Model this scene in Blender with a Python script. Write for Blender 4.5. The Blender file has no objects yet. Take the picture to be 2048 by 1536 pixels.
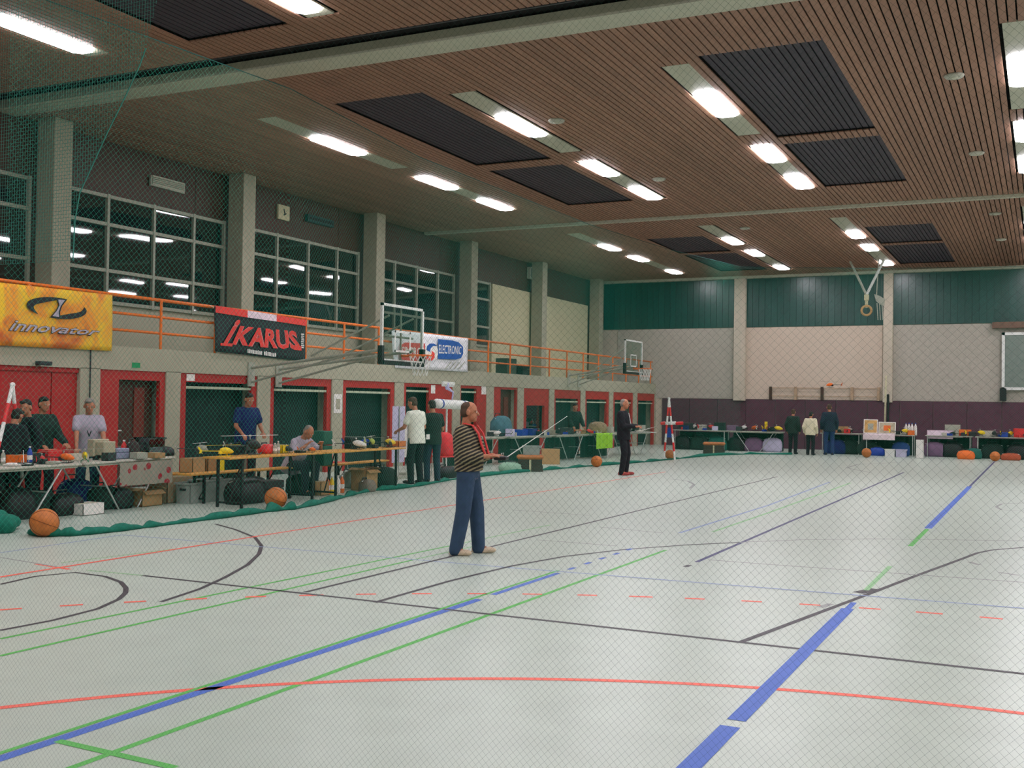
import bpy, bmesh, math, random
import numpy as np
from mathutils import Vector, Matrix, Euler

# ------------------------------------------------------------------ camera, world, exposure
SC = bpy.context.scene
COL = SC.collection
PI = math.pi
R = np.array([[0.8976, 0.00565, -0.4408], [0.4405, 0.0226, 0.8975], [0.0150, -0.9997, 0.0178]])
_x = R[0] / np.linalg.norm(R[0]); _y = R[1] - _x * (R[1] @ _x); _y /= np.linalg.norm(_y)
R = np.array([_x, _y, np.cross(_x, _y)])          # rows: world axes in camera axes (right, down, forward)
FPX, PCX, PCY, EYE = 2170.5, 1024.0, 768.0, np.array([0, 0, 1.65])
cam_d = bpy.data.cameras.new('camera'); cam = bpy.data.objects.new('camera', cam_d); COL.objects.link(cam)
cam_d.sensor_width = 36; cam_d.lens = FPX / 2048 * 36; cam_d.clip_end = 300; cam_d.clip_start = 0.05
_m = Matrix.Identity(4)
for i in range(3):
    _m[i][0] = R[i][0]; _m[i][1] = -R[i][1]; _m[i][2] = -R[i][2]; _m[i][3] = EYE[i]
cam.matrix_world = _m
SC.camera = cam
w = bpy.data.worlds.new('night'); SC.world = w; w.use_nodes = True
w.node_tree.nodes['Background'].inputs[0].default_value = (.010, .016, .022, 1)
w.node_tree.nodes['Background'].inputs[1].default_value = 0.35
SC.view_settings.view_transform = 'Standard'; SC.view_settings.look = 'None'
SC.view_settings.gamma = 1; SC.view_settings.use_curve_mapping = False
SC.view_settings.exposure = 0.0
SC.cycles.use_denoising = True
SC.cycles.use_adaptive_sampling = True; SC.cycles.adaptive_threshold = 0.03
SC.cycles.max_bounces = 4; SC.cycles.diffuse_bounces = 3; SC.cycles.glossy_bounces = 2
SC.cycles.transmission_bounces = 4; SC.cycles.transparent_max_bounces = 8
SC.cycles.caustics_reflective = False; SC.cycles.caustics_refractive = False
SC.cycles.sample_clamp_indirect = 4
LAMP = 38.0                                         # radiance of the lamp diffusers

def at(px, py, ax, val):                            # a pixel of the photograph on the plane axis = val
    d = R @ np.array([px - PCX, py - PCY, FPX]); t = (val - EYE[ax]) / d[ax]
    return EYE + d * t
def atx(px, py, X): return at(px, py, 0, X)
def aty(px, py, Y): return at(px, py, 1, Y)
def atz(px, py, Z=0.0): return at(px, py, 2, Z)
def V(*a): return np.array(a, float)
def nrm(a): return a / max(1e-9, np.linalg.norm(a))
rnd = random.Random(7)

# ------------------------------------------------------------------ materials
def lin(c): return tuple(((x / 255) / 12.92 if x / 255 < .04045 else ((x / 255 + .055) / 1.055) ** 2.4) for x in c)
MATS = {}
def mat(name, rgb, rough=.6, metal=0., var=.08, scale=6., spec=.4, bump=0., alpha=None, emit=0, rnd_obj=0.):
    if name in MATS: return MATS[name]
    m = bpy.data.materials.new(name); m.use_nodes = True; nt = m.node_tree; N = nt.nodes; L = nt.links
    b = N['Principled BSDF']; c = lin(rgb)
    b.inputs['Roughness'].default_value = rough; b.inputs['Metallic'].default_value = metal
    b.inputs['Specular IOR Level'].default_value = spec
    b.inputs['Base Color'].default_value = (*c, 1)
    if var > 0:
        tc = N.new('ShaderNodeTexCoord'); no = N.new('ShaderNodeTexNoise'); no.inputs['Scale'].default_value = scale
        no.inputs['Detail'].default_value = 3
        L.new(tc.outputs['Object'], no.inputs['Vector'])
        mr = N.new('ShaderNodeMapRange'); mr.inputs[1].default_value = .25; mr.inputs[2].default_value = .75
        mr.inputs[3].default_value = 1 - var; mr.inputs[4].default_value = 1 + var
        L.new(no.outputs['Fac'], mr.inputs[0]); out = mr.outputs[0]
        if rnd_obj:
            oi = N.new('ShaderNodeObjectInfo'); m2 = N.new('ShaderNodeMapRange')
            m2.inputs[3].default_value = 1 - rnd_obj; m2.inputs[4].default_value = 1 + rnd_obj
            L.new(oi.outputs['Random'], m2.inputs[0]); mm = N.new('ShaderNodeMath'); mm.operation = 'MULTIPLY'
            L.new(out, mm.inputs[0]); L.new(m2.outputs[0], mm.inputs[1]); out = mm.outputs[0]
        mx = N.new('ShaderNodeVectorMath'); mx.operation = 'SCALE'; mx.inputs[0].default_value = c
        L.new(out, mx.inputs['Scale']); L.new(mx.outputs[0], b.inputs['Base Color'])
        if bump:
            bp = N.new('ShaderNodeBump'); bp.inputs['Strength'].default_value = bump; bp.inputs['Distance'].default_value = .02
            L.new(no.outputs['Fac'], bp.inputs['Height']); L.new(bp.outputs[0], b.inputs['Normal'])
    if alpha is not None: b.inputs['Alpha'].default_value = alpha
    if emit:
        b.inputs['Emission Color'].default_value = (*c, 1); b.inputs['Emission Strength'].default_value = emit
    MATS[name] = m; return m

def glass(name, tint, refl=.06, rough=.02, trans=.85):          # a thin clear sheet
    m = bpy.data.materials.new(name); m.use_nodes = True; nt = m.node_tree; N = nt.nodes; L = nt.links
    N.remove(N['Principled BSDF']); o = N['Material Output']
    t = N.new('ShaderNodeBsdfTransparent'); t.inputs[0].default_value = (*[x * trans for x in tint], 1)
    g = N.new('ShaderNodeBsdfGlossy'); g.inputs['Roughness'].default_value = rough
    mx = N.new('ShaderNodeMixShader'); mx.inputs[0].default_value = refl; L.new(t.outputs[0], mx.inputs[1]); L.new(g.outputs[0], mx.inputs[2])
    L.new(mx.outputs[0], o.inputs[0]); MATS[name] = m; return m

M = mat
M_floor = mat('floor_linoleum', (183, 195, 182), .32, var=.05, scale=3.2, spec=.35)
M_board = mat('ceiling_wood', (143, 105, 84), .55, var=.14, scale=2.0, rnd_obj=.13)
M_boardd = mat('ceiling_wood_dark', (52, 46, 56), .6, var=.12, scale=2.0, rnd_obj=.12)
M_void = mat('ceiling_void', (14, 13, 13), .9, var=0)
M_conc = mat('concrete', (168, 163, 142), .75, var=.06, scale=2.5, bump=.1)
M_concd = mat('concrete_column', (158, 152, 132), .75, var=.08, scale=3, bump=.1)
M_plaster = mat('plaster', (196, 184, 166), .8, var=.04, scale=1.5)
M_blind = mat('blind_panel', (190, 184, 150), .7, var=.04)
M_grey = mat('grey_metal', (165, 165, 150), .45, var=.05)
M_railc = mat('curtain_rail', (176, 176, 156), .5, var=.05)
M_dwood = mat('wall_wood', (68, 38, 26), .55, var=.15, scale=3)
M_red = mat('red_paint', (172, 28, 28), .5, var=.1, scale=5)
M_brown = mat('brown_door', (72, 34, 22), .55, var=.15)
M_room = mat('dark_room', (18, 44, 38), .8, var=.15, scale=4)
M_orange = mat('orange_rail', (226, 112, 28), .45, var=.06)
M_wains = mat('plum_panel', (84, 44, 62), .6, var=.12, scale=3, rnd_obj=.08)
M_green = mat('green_cladding', (14, 62, 56), .3, var=.12, scale=3, spec=.6, rnd_obj=.15)
M_white = mat('white_paint', (225, 225, 220), .5, var=.03)
M_black = mat('black', (16, 16, 18), .5, var=.1)
M_dark = mat('dark_grey', (44, 46, 48), .5, var=.1)
M_steel = mat('steel', (190, 195, 190), .35, .6, var=.05)
M_net = mat('net_cord', (34, 156, 130), .8, var=0)
M_netp = mat('net_cord_pale', (70, 150, 140), .8, var=0)
M_netd = mat('net_cord_fine', (14, 72, 66), .8, var=0)
M_hem = mat('net_hem', (6, 104, 84), .85, var=.25, scale=20)
M_leather = mat('ball_leather', (184, 108, 48), .55, var=.16, scale=14, bump=.2)
M_skin = mat('skin', (176, 116, 86), .55, var=.06, scale=20)
M_table = mat('table_grey', (186, 182, 168), .5, var=.05)
M_wood = mat('beer_wood', (206, 150, 64), .5, var=.12, scale=8)
M_card = mat('cardboard', (176, 140, 94), .8, var=.08, scale=5)
M_crate = mat('crate_grey', (150, 156, 150), .5, var=.05)
M_yellow = mat('yellow_plastic', (236, 206, 30), .35, var=.04)
M_oplast = mat('orange_plastic', (232, 110, 36), .4, var=.06)
M_rplast = mat('red_plastic', (214, 40, 44), .45, var=.08)
M_blue = mat('blue_plastic', (30, 62, 160), .45, var=.08)
M_teal = mat('teal_cloth', (28, 96, 84), .8, var=.2)
M_lime = mat('lime_cloth', (150, 206, 40), .8, var=.12, scale=12)
M_shade = mat('dark_green_shade', (20, 52, 40), .85, var=.25, scale=8)  # dark tone painted in for the shade below the tables
M_lilac = mat('lilac_paper', (196, 190, 216), .7, var=.06)
M_paper = mat('paper', (230, 226, 220), .8, var=.03)
M_pane = None

# ------------------------------------------------------------------ mesh builder
class MB:
    def __init__(s): s.v = []; s.f = []
    def add(s, vs, fs):
        o = len(s.v); s.v += [tuple(map(float, p)) for p in vs]; s.f += [tuple(i + o for i in q) for q in fs]; return s
    def box(s, x0, x1, y0, y1, z0, z1):
        return s.add([(x0,y0,z0),(x1,y0,z0),(x1,y1,z0),(x0,y1,z0),(x0,y0,z1),(x1,y0,z1),(x1,y1,z1),(x0,y1,z1)],
                     [(0,3,2,1),(4,5,6,7),(0,1,5,4),(1,2,6,5),(2,3,7,6),(3,0,4,7)])
    def obox(s, c, size, yaw=0, pitch=0, roll=0):
        m = Euler((pitch, roll, yaw)).to_matrix(); a, b, d = [q / 2 for q in size]
        vs = [Vector(c) + m @ Vector(p) for p in [(-a,-b,-d),(a,-b,-d),(a,b,-d),(-a,b,-d),(-a,-b,d),(a,-b,d),(a,b,d),(-a,b,d)]]
        return s.add(vs, [(0,3,2,1),(4,5,6,7),(0,1,5,4),(1,2,6,5),(2,3,7,6),(3,0,4,7)])
    def loft(s, rings):
        n = len(rings[0]); vs = [p for r in rings for p in r]; fs = []
        for k in range(len(rings) - 1):
            for i in range(n):
                j = (i + 1) % n; fs.append((k*n+i, k*n+j, (k+1)*n+j, (k+1)*n+i))
        fs.append(tuple(range(n - 1, -1, -1))); fs.append(tuple((len(rings)-1)*n + i for i in range(n)))
        return s.add(vs, fs)
    @staticmethod
    def frame(d):
        d = nrm(d); a = V(0,0,1) if abs(d[2]) < .9 else V(1,0,0)
        u = nrm(np.cross(a, d)); return u, np.cross(d, u)
    def path(s, pts, r, n=6):
        pts = [np.array(p, float) for p in pts]; rs = r if isinstance(r, (list, tuple)) else [r] * len(pts)
        rings = []; pu = None
        for i, p in enumerate(pts):
            d = nrm(pts[min(i+1, len(pts)-1)] - pts[max(i-1, 0)]); u, v = s.frame(d)
            if pu is not None:
                u = nrm(pu - d * (pu @ d)); v = np.cross(d, u)
            pu = u
            rings.append([p + rs[i] * (u * math.cos(2*PI*k/n) + v * math.sin(2*PI*k/n)) for k in range(n)])
        return s.loft(rings)
    def tube(s, a, b, r, r1=None, n=8): return s.path([a, b], [r, r if r1 is None else r1], n)
    def caps(s, a, b, r0, r1, n=12):               # rounded tapered limb
        a = np.array(a, float); b = np.array(b, float); d = nrm(b - a)
        pts, rs = [], []
        for t in (1, .75, .4, 0): pts.append(a - d * r0 * t); rs.append(max(r0 * math.sqrt(1 - t*t), r0 * .02))
        for t in (0, .4, .75, 1): pts.append(b + d * r1 * t); rs.append(max(r1 * math.sqrt(1 - t*t), r1 * .02))
        return s.path(pts, rs, n)
    def ell(s, c, rx, ry, rz, nu=14, nv=8, rot=None):
        c = np.array(c, float); rot = np.array(rot) if rot is not None else np.eye(3); rings = []
        for k in range(nv + 1):
            th = PI * (k + (.12 if k == 0 else -.12 if k == nv else 0)) / nv - PI / 2
            rings.append([c + rot @ V(rx*math.cos(th)*math.cos(2*PI*i/nu), ry*math.cos(th)*math.sin(2*PI*i/nu), rz*math.sin(th)) for i in range(nu)])
        return s.loft(rings)
    def lathe(s, prof, c=(0,0,0), n=14):
        c = np.array(c, float)
        return s.loft([[c + V(r*math.cos(2*PI*i/n), r*math.sin(2*PI*i/n), z) for i in range(n)] for r, z in prof])
    def slab(s, pts, off):                          # polygon extruded along a vector
        pts = [np.array(p, float) for p in pts]; n = len(pts); off = np.array(off, float)
        vs = pts + [p + off for p in pts]
        fs = [tuple(range(n - 1, -1, -1)), tuple(range(n, 2*n))] + [(i, (i+1) % n, (i+1) % n + n, i + n) for i in range(n)]
        return s.add(vs, fs)
    def grid(s, fn, nu, nv):
        vs = [fn(i / nu, j / nv) for j in range(nv + 1) for i in range(nu + 1)]
        return s.add(vs, [(j*(nu+1)+i, j*(nu+1)+i+1, (j+1)*(nu+1)+i+1, (j+1)*(nu+1)+i) for j in range(nv) for i in range(nu)])
    def build(s, name, m, parent=None, smooth=False, bevel=0, kind=None, label=None):
        me = bpy.data.meshes.new(name)
        if bevel or smooth:
            bm = bmesh.new(); vs = [bm.verts.new(p) for p in s.v]
            for q in s.f:
                try: bm.faces.new([vs[i] for i in q])
                except ValueError: pass
            bmesh.ops.recalc_face_normals(bm, faces=bm.faces)
            if bevel: bmesh.ops.bevel(bm, geom=[e for e in bm.edges], offset=bevel, segments=1, affect='EDGES', clamp_overlap=True)
            for q in bm.faces: q.smooth = smooth
            bm.to_mesh(me); bm.free()
        else:
            me.from_pydata(s.v, [], s.f); me.validate()
        if m: me.materials.append(m)
        o = bpy.data.objects.new(name, me); COL.objects.link(o)
        if parent is not None: o.parent = parent
        if kind: o['kind'] = kind
        if label: o['label'] = label
        return o

def tag(o, label=None, cat=None, group=None, kind=None):
    if label: o['label'] = label
    if cat: o['category'] = cat
    if group: o['group'] = group
    if kind: o['kind'] = kind
    return o
def thing(name, label, cat, loc=(0,0,0), rz=0, group=None):
    o = bpy.data.objects.new(name, None); COL.objects.link(o); o.location = Vector([float(q) for q in loc]); o.rotation_euler = (0, 0, rz)
    o.empty_display_size = .1
    return tag(o, label, cat, group)
def struct(name, label=None):
    o = bpy.data.objects.new(name, None); COL.objects.link(o); o.empty_display_size = .1
    return tag(o, label, None, None, 'structure')
def dup(root, loc, rz, label, group=None, parent=None):
    c = root.copy(); COL.objects.link(c)
    if parent is not None: c.parent = parent
    else:
        c.location = Vector([float(q) for q in loc]); c.rotation_euler = (0, 0, rz); c['label'] = label
        if group: c['group'] = group
    for ch in root.children: dup(ch, None, 0, None, None, c)
    return c
def inst(name, me, parent, loc=(0,0,0), scale=None, m=None):
    o = bpy.data.objects.new(name, me); COL.objects.link(o); o.parent = parent; o.location = Vector([float(q) for q in loc])
    if scale is not None: o.scale = scale
    return o
def text(body, px, plane, m, parent, name='lettering', off=0., depth=.004, shear=0., axis=0):
    """flat lettering stretched onto the quad (tl, tr, br, bl) given on a wall plane."""
    cu = bpy.data.curves.new('lettering', 'FONT'); cu.body = body; cu.offset = off; cu.shear = shear; cu.resolution_u = 2
    t = bpy.data.objects.new('lettering', cu); COL.objects.link(t)
    me = bpy.data.meshes.new_from_object(t.evaluated_get(bpy.context.evaluated_depsgraph_get()))
    bpy.data.objects.remove(t)
    co = np.array([v.co[:] for v in me.vertices]); mn = co.min(0); mx = co.max(0); uv = (co - mn) / np.maximum(mx - mn, 1e-6)
    tl, tr, br, bl = [np.array(p, float) for p in px]
    for v, (a, b, _) in zip(me.vertices, uv):
        p = (bl * (1-a) + br * a) * (1-b) + (tl * (1-a) + tr * a) * b
        v.co = Vector(at(p[0], p[1], axis, plane))
    me.materials.clear(); me.materials.append(m)
    o = bpy.data.objects.new(name, me); COL.objects.link(o); o.parent = parent
    return o

# ------------------------------------------------------------------ the hall: sizes
XF, XC, XW = -14.8, -16.9, -17.5       # balcony front, column faces, window plane
YN, YE, XR = -1.2, 44.0, 17.7
HC = 6.97
# floor
fl = struct('floor', 'pale grey-green sports hall floor with court markings')
MB().box(XW - .6, XR, YN, YE, -.2, 0).build('floor_surface', M_floor, fl)
LC = {'blue': mat('line_blue', (66, 104, 190), .5, var=.05), 'green': mat('line_green', (84, 178, 76), .5, var=.05),
      'orange': mat('line_orange', (238, 104, 84), .5, var=.05), 'black': mat('line_black', (62, 58, 62), .5, var=.05),
      'navy': mat('line_navy', (58, 58, 104), .5, var=.05), 'grey': mat('line_grey', (150, 152, 150), .5, var=.05),
      'pale': mat('line_pale_blue', (140, 160, 196), .5, var=.05), 'mint': mat('line_mint', (140, 192, 136), .5, var=.05)}
NLINE = [0]
def mark(pts, wd, c, n=1):
    """one painted stripe along a polyline of floor points (x, y)"""
    NLINE[0] += 1; z0, z1 = 0., .0012 + .00012 * (NLINE[0] % 9)
    pts = [V(p[0], p[1]) for p in pts]; L_, R_ = [], []
    for i, p in enumerate(pts):
        d = nrm(pts[min(i+1, len(pts)-1)] - pts[max(i-1, 0)]); q = V(-d[1], d[0]) * wd / 2
        L_.append(p + q); R_.append(p - q)
    b = MB(); k = len(pts); vs = [(p[0], p[1], z1) for p in L_] + [(p[0], p[1], z1) for p in R_]
    b.add(vs, [(i + k, i + k + 1, i + 1, i) for i in range(k - 1)])
    return b.build('court_line', LC[c], fl)
def markpx(pts, wd, c): return mark([atz(*p)[:2] for p in pts], wd, c)
def yline(x, y0, y1, wd, c): return mark([(x, y0), (x, y1)], wd, c)
def xline(y, x0, x1, wd, c): return mark([(x0, y), (x1, y)], wd, c)
def avg(pxs, k): return float(np.mean([atz(*p)[k] for p in pxs]))
GC = (-.05, .65)
mark([(GC[0] + 5.93*math.cos(a), GC[1] + 5.93*math.sin(a)) for a in np.linspace(PI, PI/2, 40)] + [(3, GC[1] + 5.93)], .06, 'orange')
s = 0.
arc = [(GC[0] + 8.82*math.cos(a), GC[1] + 8.82*math.sin(a)) for a in np.linspace(PI * .99, PI/2, 400)] + [(x, GC[1] + 8.82) for x in np.linspace(.0, 3, 90)]
dash = []; acc = 0
for i in range(1, len(arc)):
    acc += math.dist(arc[i], arc[i-1]); on_ = (acc % .47) < .21
    if on_: dash.append(arc[i])
    elif dash:
        if len(dash) > 2: mark(dash[::3] + [dash[-1]], .055, 'orange')
        dash = []
xb = avg([(0,1514),(500,1348),(900,1223)], 0)
yline(xb, 2.2, 8.1, .075, 'blue'); yline(xb, 8.35, 9.75, .06, 'blue')
yline(xb - .065, 2.2, 9.9, .035, 'green')
for k in range(5): yline(xb, 10.0 + k*.42, 10.16 + k*.42, .05, 'blue')
yline(avg([(140,1536),(640,1350),(1000,1225)], 0), 2.2, 11.95, .045, 'green')
for a, b in (((0,1278),(899,1092)), ((0,1312),(826,1120))): markpx([a, b], .04, 'green')
markpx([(899,1092),(1100,1050)], .035, 'mint'); markpx([(826,1120),(960,1090)], .035, 'mint')
markpx([(115,1482),(350,1536)], .05, 'green'); markpx([(122,1126),(349,1098)], .03, 'mint'); markpx([(175,1141),(285,1151)], .03, 'mint')
xo = avg([(0,1157),(300,1102),(510,1075),(900,1012)], 0); yline(xo, 4.5, 17, .055, 'orange'); yline(xo + .05, 17, 26, .045, 'orange')
markpx([(72,1128),(140,1139)], .055, 'orange')
xline(avg([(285,1150),(1000,1233),(2048,1347)], 1), -7.5, 3, .05, 'black')
markpx([(0,1115),(115,1134)], .03, 'grey')
markpx([(0,1261),(105,1241),(195,1218),(237,1199),(251,1186),(252,1176),(241,1164),(210,1153),(150,1145),(70,1153),(0,1169)], .045, 'black')
markpx([(322,1204),(400,1178),(450,1155),(495,1130),(518,1108),(523,1092),(510,1075),(470,1059),(430,1048)], .045, 'black')
yline(avg([(620,1184),(900,1112),(1100,1065)], 0), 7.62, 26, .045, 'black')
markpx([(750,1205),(830,1182),(900,1162),(1024,1132),(1129,1113),(1251,1099),(1373,1090),(1478,1085)], .045, 'black')
markpx([(1478,1085),(1600,1080),(1750,1078),(2048,1082)], .04, 'grey')
markpx([(1076,1080),(1233,1092)], .035, 'grey'); markpx([(1198,1054),(1324,1066)], .035, 'grey'); markpx([(1024,1020),(1180,1031)], .035, 'grey')
markpx([(1418,1120),(1536,1129),(2048,1165)], .04, 'grey')
xn = avg([(1410,1118),(1600,1034)], 0); yline(xn, 11.2, 30, .05, 'navy'); yline(xn, 10.8, 10.95, .06, 'black')
markpx([(244,1070),(1000,1134)], .035, 'pale'); markpx([(1000,1134),(2048,1217)], .04, 'pale'); markpx([(0,1106),(244,1070)], .035, 'pale')
markpx([(1480,1285),(1714,1197),(1826,1154),(1929,1116),(1955,1106),(1985,1100),(2048,1095)], .05, 'black')
markpx([(1716,1186),(1751,1178)], .11, 'black'); markpx([(1640,1215),(1662,1208)], .06, 'grey')
markpx([(1938,1124),(1958,1130)], .06, 'grey'); markpx([(1997,1145),(2039,1151)], .05, 'grey')
xr = avg([(1465,1437),(1700,1215)], 0) + .01
yline(xr, 2.4, 5.56, .105, 'blue'); yline(xr, 5.68, 9.28, .1, 'blue'); yline(xr, 9.28, 9.6, .05, 'blue')
yline(xr, 10.3, 12.0, .05, 'mint'); yline(xr, 13.9, 16.0, .06, 'green'); yline(xr, 16.1, 25.5, .1, 'blue'); yline(xr, 25.5, 38.4, .05, 'navy')
markpx([(1359,1066),(1536,1011),(1660,964)], .05, 'pale'); markpx([(1425,1064),(1536,1026),(1701,966)], .05, 'mint')
markpx([(2048,1006),(2003,1008),(1992,1014),(2003,1020),(2048,1022)], .05, 'grey')
markpx([(1340,958),(1375,962),(1388,969),(1380,977)], .06, 'grey')
markpx([(1800,925),(1715,929),(1693,936),(1740,945)], .06, 'grey')

# ceiling
ce = struct('ceiling', 'slatted brown wooden ceiling with dark recesses')
MB().box(XW - .6, XR, YN, YE, HC + .16, HC + .3).build('ceiling_void', M_void, ce)
PITCH, BW = .116, .094
SX = [-13.25, -9.02, -5.22, -.34, 3.24, 8.1, 11.9, 16.15]; SW = .44       # lamp strips
RX = [(-11.55, -9.62), (-4.82, -2.92), (5.8, 7.7), (12.5, 14.4)]          # dark recesses
BAYS = [(YN, 13.06), (14.2, 29.2), (29.42, YE)]
STRIPS = {0: [(1.2, 5.9, [(2.8, 4.3)]), (6.6, 12.2, [(6.7, 8.2), (10.35, 12.0)])],
          1: [(16.25, 21.0, [(17.8, 19.45)]), (21.85, 26.65, [(21.9, 23.5), (25.0, 26.6)])],
          2: [(31.1, 35.1, [(33.6, 35.0)]), (36.4, 42.1, [(36.5, 37.95), (40.8, 42.0)])]}
RECY = {0: [(.6, 6.1), (6.8, 12.3)], 1: [(15.95, 21.45), (22.0, 26.7)], 2: [(33.0, 36.6), (37.0, 42.)]}
boards = []; cut = MB(); 
nb = int((1.0 - (XW - .5)) / PITCH)
for bay, (y0, y1) in enumerate(BAYS):
    for i in range(int((XR - (XW - .5)) / PITCH)):
        x = XW - .5 + (i + .5) * PITCH
        cuts = []
        for sx in SX:
            if abs(x - sx) < SW / 2 + BW * .45: cuts += [(a, b) for a, b, _ in STRIPS[bay]]
        segs, y = [], y0
        for a, b in sorted(cuts): segs.append((y, a - .02)); y = b + .02
        segs.append((y, y1)); out = []
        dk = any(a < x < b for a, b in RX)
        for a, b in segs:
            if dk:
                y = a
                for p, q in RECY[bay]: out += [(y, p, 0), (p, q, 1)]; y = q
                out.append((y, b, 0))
            else: out.append((a, b, 0))
        for a, b, d in out:
            if b - a > .1: boards.append((x, a, b, d))
def vis(bd):
    x, a, b, d = bd
    def pj(y):
        c = R.T @ (V(x, y, HC) - EYE); return (PCX + FPX*c[0]/c[2], PCY + FPX*c[1]/c[2], c[2]) if c[2] > .3 else None
    n = 0
    for y in np.linspace(a, b, 24):
        p = pj(y)
        if p and -10 < p[0] < 2058 and -10 < p[1] < 1546: n += (b - a) / 24 / p[2] ** 1.6
    return n
boards.sort(key=vis, reverse=True)
um = {}
for k, mm in ((0, M_board), (1, M_boardd)):
    me = bpy.data.meshes.new('board'); q = MB().box(-BW/2, BW/2, -.5, .5, 0, .022); me.from_pydata(q.v, [], q.f); me.materials.append(mm); um[k] = me
rest = {0: MB(), 1: MB()}
for i, (x, a, b, d) in enumerate(boards):
    z = HC + (.05 if d else 0)
    if i < 300: inst('board', um[d], ce, (x, (a + b) / 2, z), (1, b - a, 1))
    else: rest[d].box(x - BW/2, x + BW/2, a, b, z, z + .022)
rest[0].build('board_field', M_board, ce, kind='stuff'); rest[1].build('dark_board_field', M_boardd, ce, kind='stuff')
MB().box(XW, XR, 13.07, 13.10, HC - .01, HC + .16).build('slot_edge', M_dark, ce)
MB().box(XW, XR, 13.66, 14.17, HC - .04, HC + .12).build('curtain_rail', M_railc, ce)
MB().box(XW, XR, 29.22, 29.40, HC - .07, HC + .1).build('curtain_rail', M_railc, ce)
MB().box(XW, XR, YE - .34, YE - .02, HC - .1, HC + .1).build('edge_trim', M_railc, ce)

# lamps: strip fixtures let into the ceiling
M_lamp = mat('lamp_diffuser', (252, 247, 255), .4, var=0, emit=LAMP)
rows = ['row by windows', 'second row from windows', 'third row from windows', 'fourth row from windows',
        'fifth row from windows', 'sixth row from windows', 'seventh row from windows', 'last row from windows']
bayn = ['near bay', 'middle bay', 'far bay']
for c, sx in enumerate(SX):
    for bay in range(3):
        for k, (a, b, lamps) in enumerate(STRIPS[bay]):
            t = thing('ceiling_light', 'pale ceiling strip with %s, %s, %s end of %s' % (
                'one lit lamp' if len(lamps) == 1 else 'two lit lamps', rows[c], 'near' if k == 0 else 'far', bayn[bay]), 'ceiling light', (sx, (a+b)/2, HC), 0, 'fluorescent strips let into the slatted ceiling')
            m0 = (a + b) / 2
            MB().box(-SW/2, SW/2, a - m0, b - m0, .004, .03).build('cover_panel', M_railc, t)
            for la, lb in lamps:
                la -= m0; lb -= m0; hw = SW/2 - .015; ch = .10
                o = MB().slab([(-hw, la+ch, 0), (-hw+ch, la, 0), (hw-ch, la, 0), (hw, la+ch, 0), (hw, lb-ch, 0), (hw-ch, lb, 0), (-hw+ch, lb, 0), (-hw, lb-ch, 0)], (0, 0, -.03)).build('diffuser', M_lamp, t)
k = 0
for px, w_ in (((1113,240), 'beside the second lamp row, middle bay'), ((1318,357), 'above paired lamps of the second row'), ((1908,150), 'between dark recess and lamps'),
           ((1953,305), 'past the dark recess, middle bay'), ((1990,426), 'just beyond the far curtain rail'), ((1490,455), 'above the far second lamp row'), ((2002,478), 'in the far bay by the dark recess')):
    p = atz(px[0], px[1], HC)
    t = thing('ceiling_disc', 'small round pale disc on the slatted ceiling, ' + w_, 'ceiling disc', (p[0], p[1], HC), 0, 'round discs on the ceiling')
    MB().lathe([(.02, -.05), (.13, -.045), (.155, -.02), (.155, 0)], n=16).build('housing', M_grey, t, True)
    MB().lathe([(.01, -.062), (.06, -.058), (.07, -.04)], n=12).build('grille', M_railc, t, True)

# ------------------------------------------------------------------ left wall
wl = struct('wall_left', 'left wall with red doors below a balcony and night windows above')
MB().box(XW - .75, XW - .7, YN, YE, 0, HC).build('outer_wall', M_concd, wl)
MB().box(XW - .55, XF, YN, YE, 2.14, 2.56).build('balcony_slab', M_conc, wl)
MB().box(XW - .3, XW - .05, YN, YE, 2.56, 3.62).build('parapet', M_conc, wl)
for y in np.arange(-.9, 44, 5.62): MB().box(XW - .28, XW - .04, y - 2.5 if y > 2 else YN, min(y + 3.1, YE), 5.86, HC).build('upper_panel', M_dwood, wl)
CY = [3.55, 9.2, 14.78, 20.2, 25.87, 31.5, 37.1, 42.9]
for y in CY: MB().box(XC - .46, XC, y - .22, y + .22, 2.56, HC).build('column', M_concd, wl, bevel=.012)
# the night windows: frames, bars and panes
M_pane = mat('night_glass', (5, 16, 18), .02, var=0, spec=1.)
M_pane.node_tree.nodes['Principled BSDF'].inputs['Coat Weight'].default_value = .8
M_frame = mat('window_frame', (150, 150, 134), .5, var=.05)
zb = [3.62, 4.28, 5.24, 5.82]
def window(n, ys):
    wn = struct('window_%d' % n, 'tall night window of dark panes above the balcony')
    f = MB()
    for z in zb: f.box(XW - .06, XW + .03, ys[0] - .05, ys[-1] + .05, z - .036, z + .036)
    for y in ys: f.box(XW - .06, XW + .04, y - .032, y + .032, zb[0] - .05, zb[-1] + .05)
    f.build('window_frame', M_frame, wn)
    r = random.Random(n)
    for i in range(len(ys) - 1):
        for j in range(3):
            y0, y1, z0, z1 = ys[i], ys[i+1], zb[j], zb[j+1]; b = MB()
            ph, am = r.uniform(0, 6), r.uniform(.0015, .004)
            tl, tw = -.012 * (zb[j+1] - zb[j]) + r.uniform(-.006, .006), r.uniform(-.012, .012)
            b.grid(lambda u, v: (XW - .02 + tw*(u-.5) + tl*(v-.5) + am*math.sin(ph + u*3), y0 + .045 + u*(y1-y0-.09), z0 + .045 + v*(z1-z0-.09)), 6, 2)
            b.build('pane', M_pane, wn, smooth=True)
window(1, [4.0, 5.28, 6.56, 7.84, 9.0]); window(2, [9.5, 10.8, 12.1, 13.38, 14.5]); window(3, [15.2, 16.45, 17.75, 18.98, 20.0])
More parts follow.
